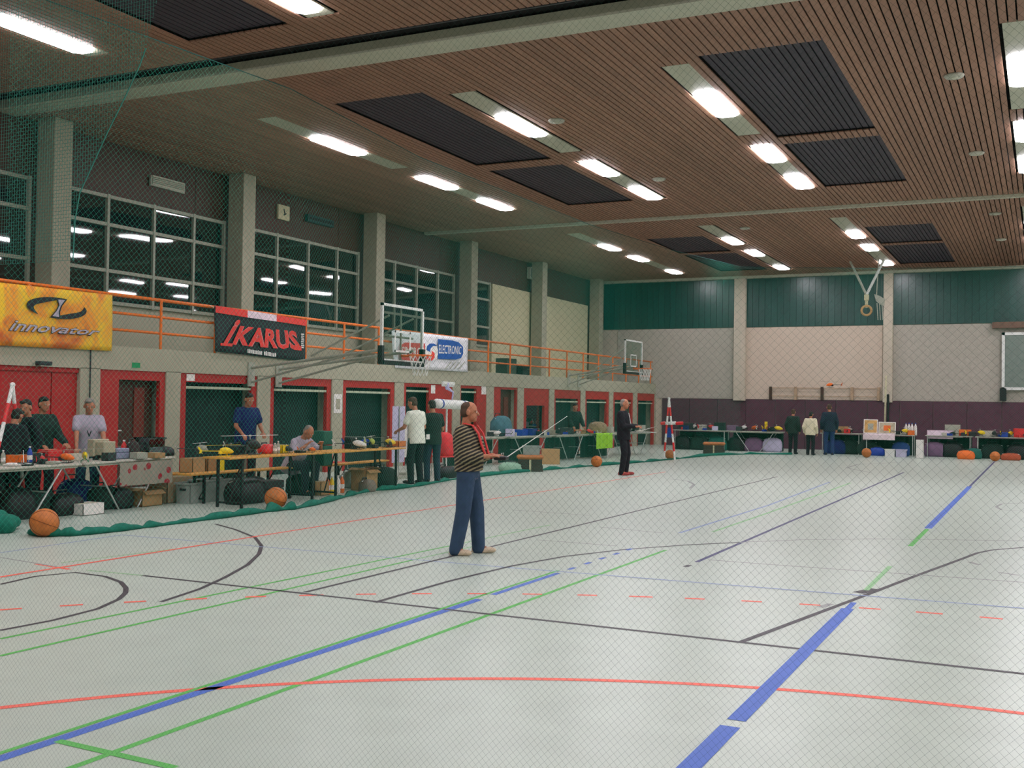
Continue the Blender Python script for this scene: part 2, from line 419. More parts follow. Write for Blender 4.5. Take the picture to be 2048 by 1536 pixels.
window(4, [20.7, 21.98, 23.28, 24.58, 25.6]); window(5, [26.3, 27.53, 28.8, 30.1, 31.15]); window(6, [32.0, 32.6, 33.72])
for i, (a, b) in enumerate([(33.85, 37.2), (38.2, 42.7)]):
    MB().box(XW - .1, XW + .06, a, b, 2.56, 5.84).build('blank_panel', M_blind, wl)
MB().box(XW - .12, XW - .06, YN, YE, 2.56, HC).build('backing_wall', M_dwood, wl)
# things on the upper wall
def onwall(px0, px1, X): return atx(px0[0], px0[1], X), atx(px1[0], px1[1], X)
def wallbox(name, label, cat, tl, br, X, th, m, inner=None, mi=None):
    a, b = onwall(tl, br, X); t = thing(name, label, cat, (X, (a[1]+b[1])/2, min(a[2], b[2])))
    h = abs(a[2]-b[2]); wd = abs(a[1]-b[1])
    MB().box(0, th, -wd/2, wd/2, 0, h).build('case', m, t, bevel=.008)
    return t, wd, h
t, wd, h = wallbox('vent_grille', 'pale grey ventilation grille high on the brown wall above the second window', 'vent', (298,350), (366,388), XW - .03, .06, M_grey)
for k in range(5): MB().box(.06, .075, -wd/2 + .04, wd/2 - .04, h*(.12 + .17*k), h*(.12 + .17*k) + .05).build('slat', M_railc, t)
t, wd, h = wallbox('wall_clock', 'pale square clock on the brown wall above the third window', 'clock', (553,408), (575,443), XW - .03, .07, M_blind)
MB().obox((.078, .0, h*.55), (.01, .03, h*.4), 0, .3).build('hand', M_dark, t); MB().obox((.078, .03, h*.4), (.01, .03, h*.28), 0, -1.1).build('hand', M_dark, t)
t, wd, h = wallbox('scoreboard', 'dark teal unlit scoreboard on the brown wall right of the clock', 'scoreboard', (610,428), (662,456), XW - .03, .1, mat('teal_dark', (18, 54, 54), .4, var=.05))
MB().box(.1, .112, -wd/2 + .06, wd/2 - .06, .06, h - .06).build('display', M_black, t)
t, wd, h = wallbox('wall_speaker', 'narrow pale box high on the wall between the two blank panels', 'speaker', (1054,534), (1064,560), XW - .03, .16, M_grey)
MB().box(.16, .17, -wd/2 + .04, wd/2 - .04, .05, h - .05).build('grille', M_dark, t)

# lower wall: piers and door bays, pixel columns at the wall front
def wy(px): return float(atx(px, 790, XF)[1])
ZT = 2.14
for a, b in [(160,200),(332,361),(515,541),(664,686),(790,808),(906,921),(974,988),(1036,1048),(1099,1109),(1162,1171),(1219,1227),(1267,1275),(1310,1318)]:
    MB().box(XF - .5, XF, wy(a), wy(b), 0, ZT + .01).build('pier', M_conc, wl)
DN = [0]
M_roll = mat('pale_rail', (180, 186, 160), .5, var=.05)
def door(a, b, kind, oa=None, ob=None, hd=.17):
    DN[0] += 1; y0, y1 = wy(a), wy(b)
    d = struct('door_%d' % DN[0], {'gate': 'red framed store opening with a dark curtain', 'solid': 'solid red double door', 'part': 'red panel wall with a dark door', 'win': 'red panel with a dark square window'}[kind])
    if kind == 'solid':
        ym = wy(oa)
        MB().box(XF - .16, XF - .08, y0, ym - .01, 0, ZT).build('door_leaf', M_red, d); MB().box(XF - .16, XF - .08, ym + .01, y1, 0, ZT).build('door_leaf', M_red, d)
        MB().box(XF - .08, XF - .04, y0, y1, ZT - .08, ZT).build('lintel', M_red, d)
        MB().tube((XF - .03, ym - .12, 1.0), (XF - .03, ym - .12, 1.16), .015).tube((XF - .1, ym - .12, 1.08), (XF - .03, ym - .12, 1.08), .012).build('handle', M_dark, d)
        return d
    p0, p1 = wy(oa), wy(ob)
    f = MB().box(XF - .12, XF - .03, y0, p0, 0, ZT).box(XF - .12, XF - .03, p1, y1, 0, ZT).box(XF - .12, XF - .03, p0, p1, ZT - hd, ZT)
    if kind == 'win': f.box(XF - .12, XF - .03, p0, p1, 0, .75)
    f.build('frame', M_red, d)
    if kind == 'gate':
        MB().box(XF - .10, XF - .05, p0, p1, ZT - hd - .13, ZT - hd - .08).build('guide_rail', M_roll, d)
        b_ = MB(); n = max(4, int((p1 - p0) / .16))
        b_.grid(lambda u, v: (XF - .42 + .03 * math.sin(u * n * PI), p0 - .05 + u * (p1 - p0 + .1), .02 + v * (ZT - .05)), n * 4, 1).build('curtain', M_room, d, smooth=True)
    elif kind == 'part':
        MB().box(XF - .3, XF - .24, p0 - .02, p1 + .02, 0, ZT).build('door_leaf', M_brown, d)
        MB().box(XF - .24, XF - .215, p0 + .55*(p1-p0), p0 + .8*(p1-p0), .2, ZT - .3).build('door_panel', mat('red_brown', (112, 38, 26), .5, var=.1), d)
        MB().tube((XF - .2, p0 + .1, 1.05), (XF - .2, p0 + .24, 1.05), .014).tube((XF - .24, p0 + .1, 1.05), (XF - .2, p0 + .1, 1.05), .012).build('handle', M_steel, d)
    else:
        MB().box(XF - .2, XF - .17, p0 - .02, p1 + .02, .7, ZT - .2).build('pane', M_pane, d)
    return d
door(-60, 160, 'solid', 109); door(200, 332, 'part', 240, 322); door(361, 515, 'gate', 374, 505); door(541, 664, 'gate', 550, 656)
door(686, 790, 'gate', 694, 783); door(808, 906, 'gate', 814, 860, .1); door(921, 974, 'gate', 924, 955, .08); door(988, 1036, 'part', 1003, 1035, .07)
door(1048, 1099, 'win', 1055, 1091, .55); door(1109, 1162, 'gate', 1113, 1158, .3); door(1171, 1219, 'gate', 1175, 1215, .3); door(1227, 1267, 'gate', 1231, 1264, .3); door(1275, 1310, 'gate', 1278, 1307, .3)
MB().box(XF - .45, XF - .4, 9.0, 44, 0, ZT).build('store_back_wall', M_room, wl)
def poster(label, tl, br, m, mi=None, X=XF + .004, name='poster', cat='poster'):
    a = atx(tl[0], tl[1], X); b = atx(br[0], br[1], X)
    t = thing(name, label, cat, (X, (a[1]+b[1])/2, b[2])); wd, h = b[1]-a[1], a[2]-b[2]
    MB().box(0, .006, -wd/2, wd/2, 0, h).build('sheet', m, t)
    if mi: MB().box(.006, .009, -wd*.28, wd*.28, h*.2, h*.75).build('printed_field', mi, t)
    return t
poster('white framed notice on the concrete pier between the second and third dark store openings', (668,788), (683,826), M_paper, M_conc)
poster('white sheet on the red panel left of the white hanging tube', (862,770), (870,787), M_paper, None, XF - .024)
poster('white sheet on the red panel behind the pilot in stripes', (963,772), (972,789), M_paper, None, XF - .024)
t = poster('small pale round disc on the red lintel of the first dark store opening', (373,748), (389,762), M_paper, None, XF - .024, 'wall_disc', 'disc')
t = poster('small green exit sign above the brown door', (264,725), (280,736), mat('exit_green', (20, 140, 80), .5, var=0), None, XF + .004, 'exit_sign', 'sign')
MB().tube((XF + .02, wy(178), 1.2), (XF + .02, wy(178), 2.5), .012, n=6).build('cable', M_dark, wl)
t, wd, h = wallbox('fascia_lamp', 'small dark lamp on the balcony front over the red double door', 'lamp', (70,722), (95,731), XF + .005, .12, M_dark)
MB().box(.02, .1, -wd/2 + .03, wd/2 - .03, -.02, 0).build('lens', M_grey, t)

# balcony railing
rl = thing('balcony_railing', 'long orange tube railing along the balcony edge', 'railing', (XF - .08, 0, 2.56))
for z in (.30, .60, .92): MB().tube((0, YN + .1, z), (0, YE - .3, z), .032 if z > .9 else .026, n=8).build('rail', M_orange, rl, True)
pm = bpy.data.meshes.new('post'); q = MB().tube((0, 0, -.22), (0, 0, .92), .026, n=8); pm.from_pydata(q.v, [], q.f); pm.materials.append(M_orange)
for i in range(-9, 20): inst('post', pm, rl, (.03, 15.3 + 1.478*i, 0))

# banners
def banner(name, label, tl, tr, br, bl, m, X=XF + .06, wave=.015, seed=1, ex=0):
    t = thing(name, label, 'banner', (0, 0, 0)); P = [atx(*q, X) for q in (tl, tr, br, bl)]
    def fn(u, v):
        p = (P[3]*(1-u) + P[2]*u)*(1-v) + (P[0]*(1-u) + P[1]*u)*v
        return p + V(wave*math.sin(seed + u*7 + v*2)*math.sin(v*PI*.9 + .2) - wave - .004, 0, 0)
    b = MB(); b.grid(fn, 30, 10); o = b.build('cloth', m, t, smooth=True)
    md = o.modifiers.new('thickness', 'SOLIDIFY'); md.thickness = .006; md.offset = -1
    for (a, c) in ((P[0], P[1]),):
        for k in range(4):
            p = a*(1-k/3) + c*(k/3); MB().tube(p + V(-.03, 0, -.03), p + V(-.14, 0, .02), .008, n=5).build('tie', M_white, t)
    return t, P
PX = XF + .064
def pxpoly(pts, m, parent, X=PX, name='print', th=.004):
    return MB().slab([atx(p[0], p[1], X) for p in pts], (th, 0, 0)).build(name, m, parent)
def flame_mat():
    m = bpy.data.materials.new('banner_flame'); m.use_nodes = True; N = m.node_tree.nodes; L = m.node_tree.links; b = N['Principled BSDF']
    tc = N.new('ShaderNodeTexCoord'); no = N.new('ShaderNodeTexNoise'); no.inputs['Scale'].default_value = 1.4; no.inputs['Detail'].default_value = 4; no.inputs['Distortion'].default_value = 1.2
    cr = N.new('ShaderNodeValToRGB'); e = cr.color_ramp.elements; e[0].position = .36; e[0].color = (*lin((196, 96, 30)), 1); e[1].position = .66; e[1].color = (*lin((232, 190, 34)), 1)
    e2 = cr.color_ramp.elements.new(.5); e2.color = (*lin((232, 150, 36)), 1)
    L.new(tc.outputs['Object'], no.inputs[0]); L.new(no.outputs['Fac'], cr.inputs[0]); L.new(cr.outputs[0], b.inputs['Base Color']); b.inputs['Roughness'].default_value = .6
    return m
t, P = banner('hanging_banner', 'orange and yellow banner with a black crescent emblem on the balcony rail', (-14,563), (226,590), (224,702), (-14,690), flame_mat(), seed=.5)
def cres(cx_, cy_, rx, ry, a0, a1, th, tilt):
    o, i_ = [], []
    for k in range(19):
        a = math.radians(a0 + (a1 - a0)*k/18); wv = th * math.sin(PI*k/18)**.8 + .4
        for L_, dr in ((o, 0), (i_, -wv)):
            x = (rx + dr)*math.cos(a); y = -(ry + dr*.7)*math.sin(a); L_.append((cx_ + x, cy_ + y + tilt*x))
    return o + i_[::-1]
M_ink = mat('banner_ink', (26, 28, 34), .6, var=0); M_silver = mat('banner_silver', (176, 168, 182), .6, var=.05)
pxpoly(cres(113, 616, 60, 21, 70, 232, 17, .11), M_ink, t, PX); pxpoly(cres(113, 616, 60, 21, -105, 22, 15, .11), M_ink, t, PX)
pxpoly([(113,597),(134,599),(124,612),(120,624),(120,635),(101,633),(112,621),(117,610)], M_ink, t, PX - .001)
pxpoly([(116,599),(130,600),(121,612),(117,624),(118,634),(105,632),(114,621),(119,611)], M_silver, t, PX + .003)
text('innovator', [(24,639),(204,658),(196,673),(16,662)], PX + .006, M_ink, t, off=.03, shear=.25)
text('innovator', [(25,640),(203,659),(196,671),(18,661)], PX + .009, M_silver, t, off=.012, shear=.25)
t, P = banner('hanging_banner', 'black banner with big red lettering and a red top edge on the balcony rail', (430,612), (613,640), (611,723), (431,703), mat('banner_black', (24, 26, 32), .6, var=.1), seed=2.)
MR = mat('banner_red', (222, 52, 46), .6, var=.08); MPK = mat('banner_pink', (226, 120, 120), .6, var=0)
pxpoly([(431,611),(495,621),(495,635),(431,625)], MR, t); pxpoly([(553,630),(613,640),(613,652),(553,643)], MR, t); pxpoly([(495,621),(553,630),(553,643),(495,635)], mat('banner_light', (228, 206, 216), .6, var=.1), t)
for X_, mm, o_ in ((PX + .003, MPK, .05), (PX + .007, MR, .028)):
    text('i', [(464,637),(482,640),(462,690),(446,688)], X_, mm, t, off=o_, shear=.3)
    text('K', [(476,651),(508,655),(498,692),(464,689)], X_, mm, t, off=o_, shear=.15)
    text('ARUS', [(505,654),(592,662),(602,701),(496,693)], X_, mm, t, off=o_)
pxpoly([(441,686),(466,687),(464,693),(441,691)], MR, t, PX + .004); pxpoly([(580,690),(603,692),(603,701),(590,700)], MR, t, PX + .004)
r = random.Random(3); x = 495.
while x < 552:
    wv = r.uniform(1.2, 2.6); yb = 697 + (x-495)*.145
    pxpoly([(x, yb + r.uniform(0, 2)), (x+wv, yb + .3 + r.uniform(0, 2)), (x+wv, yb + 9), (x, yb + 8.7)], M_paper, t, PX + .004); x += wv + (1.0 if abs(x-522) > 2 else 4)
for k in range(8):
    y = 667 + k*3.8; pxpoly([(602 + (k % 2), y), (608 - (k % 3), y + .4), (608, y + 2.8), (602, y + 2.4)], M_paper, t, PX + .004)
t, P = banner('hanging_banner', 'white banner with a red and a blue lettered block behind the glass backboard', (785,659), (938,677), (938,744), (793,736), mat('banner_white', (232, 230, 234), .6, var=.04), seed=4., wave=.03)
MBl = mat('banner_blue', (24, 78, 160), .6, var=.05)
PB = PX + .012
pxpoly([(876,678),(905,681),(918,685),(926,694),(926,708),(922,716),(912,719),(876,718)], MBl, t, PB)
pxpoly([(850,687),(810,685),(802,690),(799,702),(802,716),(812,727),(850,729)], mat('banner_red2', (206, 62, 58), .6, var=.05), t, PB)
text('ELECTRONIC', [(878,689),(923,693),(922,709),(878,707)], PB + .006, M_paper, t, off=.01)
text('SIMPROP', [(804,693),(849,696),(849,714),(804,712)], PB + .006, M_paper, t, off=.012)
pxpoly([(863 + 13*math.cos(a), 704 + 17*math.sin(a)) for a in np.linspace(0, 2*PI, 24)[:-1]], M_paper, t, PB + .003)
pxpoly([(853,700),(854,692),(860,687),(868,687),(875,692),(866,692),(861,697),(860,704)], MBl, t, PB + .008)
pxpoly([(849,713),(860,714),(863,708),(864,702),(869,706),(869,715),(864,721),(854,720)], MR, t, PB + .008)
for k in range(4): pxpoly([(890+9*k, 737), (902+9*k, 723), (904+9*k, 723), (892+9*k, 738)], M_grey, t, PB)

# ------------------------------------------------------------------ far wall
wf = struct('wall_far', 'far wall of plum wainscot, plaster and dark green cladding')
MB().box(XW - .7, XR, YE, YE + .2, 0, HC).build('wall_core', M_plaster, wf)
me = bpy.data.meshes.new('cladding_panel'); q = MB().box(0, .236, -.05, 0, 0, HC - 4.9 - .02).box(.236, .25, -.02, 0, 0, HC - 4.9 - .02); me.from_pydata(q.v, [], q.f); me.materials.append(M_green)
x = XC - .3
while x < 5: inst('cladding_panel', me, wf, (x, YE - .002, 4.9)); x += .25
MB().box(5, XR, YE - .05, YE, 4.9, HC).build('cladding_field', M_green, wf)
me = bpy.data.meshes.new('wainscot_panel'); q = MB().box(0, 1.17, -.07, 0, 0, 1.96); me.from_pydata(q.v, [], q.f); me.materials.append(M_wains)
x = -14.5
while x < XR - 1.2: inst('wainscot_panel', me, wf, (x, YE, 0)); x += 1.19
for a, b in ((1467,1490), (1766,1785)):
    x0 = aty(a, 700, YE - .25)[0]; x1 = aty(b, 700, YE - .25)[0]
    MB().box(x0, x1, YE - .25, YE, 1.9, HC - .08).build('column', M_plaster, wf, bevel=.01)
x0 = aty(1491, 700, YE)[0]; x1 = aty(1765, 700, YE)[0]
MB().box(x0, x1, YE - .04, YE, 1.97, 4.88).build('smooth_panel', mat('pinkish_plaster', (206, 188, 170), .8, var=.03), wf)
for x0_, x1_ in ((aty(1236,700,YE)[0], x0 - .5), (x1 + .4, 3.)):
    MB().box(x0_, x1_, YE - .03, YE, 1.97, 4.88).build('rough_panel', mat('textured_plaster', (176, 168, 156), .85, var=.09, scale=9, bump=.4), wf)
MB().box(aty(1985, 650, YE)[0], 1.4, YE - .3, YE, aty(2000, 657, YE)[2], aty(2000, 645, YE)[2]).build('beam', mat('brown_beam', (110, 80, 66), .6, var=.1), wf)
# white-framed panel at the right
t = thing('framed_panel', 'tall white-framed glass panel on the far wall under the brown beam', 'panel', (0, YE - .2, 0))
a = aty(2004, 665, YE - .2); b = aty(2004, 780, YE - .2); xx0 = float(a[0]); xx1 = xx0 + 1.8
f = MB()
for p in ((xx0, xx0 + .1, b[2], a[2]), (xx1 - .1, xx1, b[2], a[2]), (xx0, xx1, a[2] - .1, a[2]), (xx0, xx1, b[2], b[2] + .1)): f.box(p[0], p[1], -.03, .03, p[2], p[3])
f.build('frame', M_white, t)
MB().box(xx0 + .1, xx1 - .1, -.008, .008, b[2] + .1, a[2] - .1).build('pane', mat('panel_glass', (120, 130, 122), .25, var=.1), t)
for k in range(2): MB().box(xx0 + .82, xx0 + 1.0, -.035, -.012, a[2] - 1.12 - .46*k, a[2] - 1.0 - .46*k).build('red_mark', M_rplast, t)
MB().box(xx0 - .06, xx0 + .16, -.06, .12, b[2] - .4, b[2] + .06).build('clamp', M_black, t); MB().box(xx1 - .16, xx1 + .06, -.06, .12, b[2] - .4, b[2] + .06).build('clamp', M_black, t)
# low frame of posts standing on the wainscot
t = thing('wall_rail', 'faint brown rail with five posts on the smooth far wall panel', 'rail', (0, YE - .12, 0))
mbr = mat('pale_brown', (178, 150, 122), .6, var=.1)
for px in (1541, 1591, 1644, 1704, 1757):
    p = aty(px, 797, YE - .12); MB().box(p[0] - .05, p[0] + .05, -.05, .05, 1.96, 2.48).build('post', M_dwood if px in (1541, 1644) else mbr, t)
p0, p1 = aty(1541, 790, YE - .12)[0], aty(1757, 790, YE - .12)[0]
for z in (2.1, 2.42): MB().box(p0, p1, -.015, .015, z, z + .028).build('rail', mbr, t)
# other walls, outside the picture
wr = struct('wall_right', 'plain right wall'); MB().box(XR, XR + .2, YN, YE, 0, HC).build('wall_surface', M_plaster, wr)
wn_ = struct('wall_near', 'plain near wall'); MB().box(XW - .7, XR, YN - .2, YN, 0, HC).build('wall_surface', M_plaster, wn_)

# ------------------------------------------------------------------ basketball boards on swing arms
M_bglass = glass('board_glass', (.93, 1., .97), trans=.86)
def backboard(label, tl, X, wd, ht, wallY, flip=False):
    p = atx(tl[0], tl[1], X); y0, zt = float(p[1]), float(p[2]); y1, z0 = y0 + wd, zt - ht
    t = thing('basketball_backboard', label, 'backboard', (X, y0 + wd/2, z0), 0, 'glass backboards on wall arms'); h = wd/2
    f = MB().box(-.025, .025, -h, -h + .05, 0, ht).box(-.025, .025, h - .05, h, 0, ht).box(-.025, .025, -h, h, ht - .05, ht).box(-.025, .025, -h, h, 0, .05)
    f.build('frame', M_white, t)
    MB().box(-.006, .006, -h + .05, h - .05, .05, ht - .05).build('glass_sheet', M_bglass, t)
    q = MB()
    for a, b, c, d in ((-.3, -.255, .2, .62), (.255, .3, .2, .62), (-.3, .3, .58, .62), (-.3, .3, .2, .24)): q.box(.0065, .009, a, b, c, d)
    q.build('target_square', M_white, t)
    MB().box(-.05, .05, -h - .03, -h + .05, -.05, .3).box(-.05, .05, h - .05, h + .03, -.05, .3).box(-.05, .05, -h, h, -.06, .02).build('edge_pad', M_black, t)
    rg = MB(); rc = V(.42, 0, .14); n = 20
    rg.path([rc + .225*V(math.cos(2*PI*k/n), math.sin(2*PI*k/n), 0) for k in range(n + 1)], .014, 6)
    rg.box(.02, .22, -.08, .08, .11, .15)
    rim = rg.build('rim', M_oplast, t, True)
    nt = MB()
    for k in range(12):
        for sgn in (1, -1):
            pts = []
            for j in range(5):
                a = 2*PI*(k + sgn*.5*j)/12; rr = .22 - .022*j; pts.append(rc + V(rr*math.cos(a), rr*math.sin(a), -.1*j))
            nt.path(pts, .006, 4)
    nt.build('net', M_white, t, kind='stuff')
    ar = XF - X
    for sy in (-.45, .45):
        MB().tube((-.03, sy, .25), (ar, sy, -.12 + .0), .03).build('arm', M_grey, t)
        MB().tube((-.03, sy, .9), (ar*.55, sy, .12), .022).tube((ar*.3, sy, .13), (ar, sy, -.42), .024).build('brace', M_grey, t)
        MB().box(ar, ar + .03, sy - .1, sy + .1, -.5, 0).build('wall_plate', M_grey, t)
    MB().tube((-.04, -.45, .5), (-.04, .45, .5), .022).tube((-.04, 0, .05), (-.04, 0, ht - .05), .02).build('cross_bar', M_grey, t)
    return t
backboard('clear glass backboard with white frame hanging before the red and blue lettered banner', (763,605), -11.4, 1.55, 1.12, 0)
backboard('small distant glass backboard at the far end of the orange railing', (1250,678), -12.6, 1.7, 1.1, 0)

# ceiling tackle above the far wall
t = thing('rope_tackle', 'pale rope tackle with a ring hanging from the ceiling before the far column', 'tackle', (0, 0, 0))
Yk = 40.5; g = lambda x, y: aty(x, y, Yk)
top2 = g(1768,524); top1 = g(1700,538); md = g(1733,590)
MB().tube(md, V(top2[0], Yk, HC), .05, n=6).build('rope', M_white, t); MB().tube(md, V(top1[0], Yk, HC), .045, n=6).build('rope', M_grey, t)
MB().obox(g(1733,595), (.16, .12, .22)).build('pulley', M_blind, t, bevel=.02)
MB().obox(g(1733,608), (.1, .04, .26)).build('strap', M_blind, t)
rc = g(1733,621); MB().path([rc + .17*V(math.cos(a), 0, math.sin(a)) for a in np.linspace(0, 2*PI, 19)], .045, 6).build('ring', M_card, t, True)
MB().slab([g(1748,588), g(1760,592), g(1769,598), g(1768,612), g(1762,610), g(1752,602)], (0, .06, 0)).build('bracket', M_grey, t)
MB().tube(g(1753,592), V(g(1757,560)[0], Yk, HC), .02, n=6).build('hanger', M_grey, t)
for k in range(3): MB().tube(g(1754+5*k,606), g(1756+5*k,640), .018, n=5).build('cord', M_grey, t)

# ------------------------------------------------------------------ safety nets
def cords(b, O, U, W_, H_, sp, r, seg=.3):
    """two sets of diagonal cords in the rectangle O + a U + b Z, each cord a chain of short three-sided pieces"""
    U = nrm(np.array(U, float)); Nn = np.cross(U, V(0,0,1))
    for c in np.arange(-H_, W_, sp * math.sqrt(2)):
        for sg in (1, -1):
            a0, a1 = max(0, c), min(W_, c + H_)
            if a1 - a0 < .02: continue
            z0, z1 = a0 - c, a1 - c
            if sg < 0: z0, z1 = H_ - z0, H_ - z1
            p, q = O + U*a0 + V(0,0,z0), O + U*a1 + V(0,0,z1); d = nrm(q - p); e = np.cross(d, Nn) * r; n_ = Nn * r
            k = max(1, int(np.linalg.norm(q - p) / seg)); t = np.linspace(0, 1, k + 1)[:, None]; base = p + (q - p) * t
            ring = np.stack([base + e, base - e*.5 + n_*.87, base - e*.5 - n_*.87], 1).reshape(-1, 3); i = len(b.v)
            b.v += ring.tolist()
            for m in range(k):
                o = i + 3*m; b.f += [(o, o+1, o+4, o+3), (o+1, o+2, o+5, o+4), (o+2, o, o+3, o+5)]
NH = 6.35
NP = [V(-10.75,8.6,0), V(-10.3,13.2,0), V(-10.85,17.9,0), V(-10.75,26.3,0), V(-10.2,31.5,0), V(-9.2,36.2,0), V(-5.3,38.0,0), V(-1.4,39.0,0), V(2.2,39.3,0)]
t = thing('safety_net', 'tall green safety net hanging before the trade tables, its hem held by balls', 'net', (0,0,0))
b = MB()
for a, c in zip(NP[:-1], NP[1:]): cords(b, a + V(0,0,.02), c - a, np.linalg.norm(c - a), NH, .055, .001, .4)
b.build('netting', M_net, t, kind='stuff')
MB().path([p + V(0,0,NH + .02) for p in NP], .006, 6).build('top_rope', M_netd, t)
r = random.Random(5); hp = []; hr = []
trail = [(62,1071),(95,1074),(150,1073),(220,1066),(300,1056),(380,1046),(470,1034),(545,1024),(590,1020),(640,1009),(700,993),(740,984),(790,980),(836,974),(900,962),(1000,950),(1100,941),(1170,935),(1240,930),(1300,925),(1360,919),(1420,913),(1500,910),(1600,911)]
for i in range(len(trail) - 1):
    a, c = V(*trail[i]), V(*trail[i+1]); n = 6
    for k in range(n):
        p = a + (c - a)*k/n; q = atz(p[0], p[1] - 1.5); rr = .045*(1 + .55*math.sin(i*2.1 + k*.9)) + r.uniform(0, .02)
        if 95 < p[0] < 180 or 540 < p[0] < 595: rr *= 1.7
        hp.append(V(q[0], q[1], rr*.55)); hr.append(rr)
b = MB(); b.path(hp, hr, 8); b.v = [(x, y, max(.003, z*.75)) for x, y, z in b.v]; b.build('gathered_hem', M_hem, t, True)
b = MB()
for k in range(7): b.ell((-11.45 + .16*math.sin(k*2.), 8.55 + .13*k, .09), .2, .17, .1 + .035*(k % 3), 10, 6)
b.build('net_heap', M_hem, t, True)
t = thing('safety_net', 'fine dark green net curtain across the near end of the hall', 'net', (0,0,0))
b = MB(); cords(b, V(-4.9, 3.0, .02), V(1,0,0), 7.2, HC - .1, .0165, .00021, .2); b.build('netting', M_netd, t, kind='stuff')
MB().tube((-4.9, 3, HC - .05), (2.3, 3, HC - .05), .01).build('top_rope', M_netd, t)
e = [at(292,96,1,2.6), at(280,130,1,2.6), at(250,195,1,2.6), at(215,265,1,2.6), at(190,320,1,2.6), at(160,385,1,2.6), at(150,440,1,2.6), at(146,520,1,2.6)]
t = thing('safety_net', 'overlapping corner of green netting with a pale hem at the upper left', 'net', (0,0,0))
b = MB()
Lp = at(-160, 96, 1, 2.6)
for k in range(len(e) - 1):
    pass
s_ = .012
zt_, zb_ = float(e[0][2]), float(e[-1][2])
def edgeX(z):
    zs = [float(q[2]) for q in e][::-1]; xs = [float(q[0]) for q in e][::-1]; return float(np.interp(z, zs, xs))
z = zb_
while z < HC - .3:
    x1 = edgeX(z) if z < zt_ else edgeX(zt_) + (z - zt_) * .3
    b.path([(-4.6, 2.6, z), (x1, 2.6, z)], .0006, 3); z += s_
x = -4.6
while x < edgeX(zt_) + .7:
    z0 = zb_
    while z0 < HC - .3 and (edgeX(z0) if z0 < zt_ else edgeX(zt_) + (z0 - zt_) * .3) < x: z0 += .01
    if z0 < HC - .4: b.path([(x, 2.6, z0), (x, 2.6, HC - .3)], .0006, 3)
    x += s_
b.build('netting', M_netp, t, kind='stuff')
b = MB(); b.path(e, .0022, 5).build('hem', M_netp, t)

# medicine balls holding the hem
def ball(label, px, py, rad, back=.0):
    p = atz(px, py); t = thing('medicine_ball', label, 'ball', (p[0], p[1], 0), rnd.uniform(0, 3), 'brown medicine balls weighing down the net')
    MB().ell((0,0,rad), rad, rad, rad, 28, 16).build('leather_ball', M_leather, t, True)
    for k in range(3):
        m3 = np.array(Euler((k*1.05, .4, 0)).to_matrix())
        MB().path([V(0,0,rad) + m3 @ (V(math.cos(a), math.sin(a), 0)*rad*1.002) for a in np.linspace(0, 2*PI, 33)], .004, 4).build('seam', mat('seam', (120, 66, 30), .7, var=0), t)
ball('nearest brown medicine ball on the net hem at the left', 88, 1073, .165)
ball('brown medicine ball on the net hem before the beer table', 551, 1018, .165)
ball('brown medicine ball left of the pilot in black', 1193, 934, .15)
ball('brown medicine ball below the far striped marker', 1340, 919, .15)
for lab, px, py, Y in (('brown medicine ball before the far white cloth table', 1733, 908, 38.2), ('brown medicine ball at the end of the thin blue line', 1990, 915, 38.7)):
    p = aty(px, py, Y); t = thing('medicine_ball', lab, 'ball', (p[0], Y, 0), 0, 'brown medicine balls weighing down the net')
    MB().ell((0,0,.16), .16, .16, .16, 20, 12).build('leather_ball', M_leather, t, True)
    MB().path([(0.161*math.cos(a), .161*math.sin(a), .16) for a in np.linspace(0, 2*PI, 25)], .004, 4).build('seam', MATS['seam'], t)

# ------------------------------------------------------------------ people
def remesh(b, name, m, parent, vox, smooth_it=4):
    o = b.build(name, m, None); md = o.modifiers.new('r', 'REMESH'); md.mode = 'VOXEL'; md.voxel_size = vox; md.use_smooth_shade = True
    if smooth_it:
        sm = o.modifiers.new('s', 'SMOOTH'); sm.factor = .5; sm.iterations = smooth_it
    me = bpy.data.meshes.new_from_object(o.evaluated_get(bpy.context.evaluated_depsgraph_get())); old = o.data
    o.modifiers.clear(); o.data = me; bpy.data.meshes.remove(old); me.name = name
    if not me.materials: me.materials.append(m)
    for p in me.polygons: p.use_smooth = True
    o.parent = parent
    return o
def ik(a, c, l0, l1, hint):
    d = c - a; L = min(np.linalg.norm(d), (l0 + l1) * .999); n = nrm(d); c = a + n * L
    x = (l0*l0 - l1*l1 + L*L) / (2*L); h = math.sqrt(max(0, l0*l0 - x*x)); q = np.array(hint, float); q = q - n * (q @ n)
    return a + n*x + nrm(q)*h, c
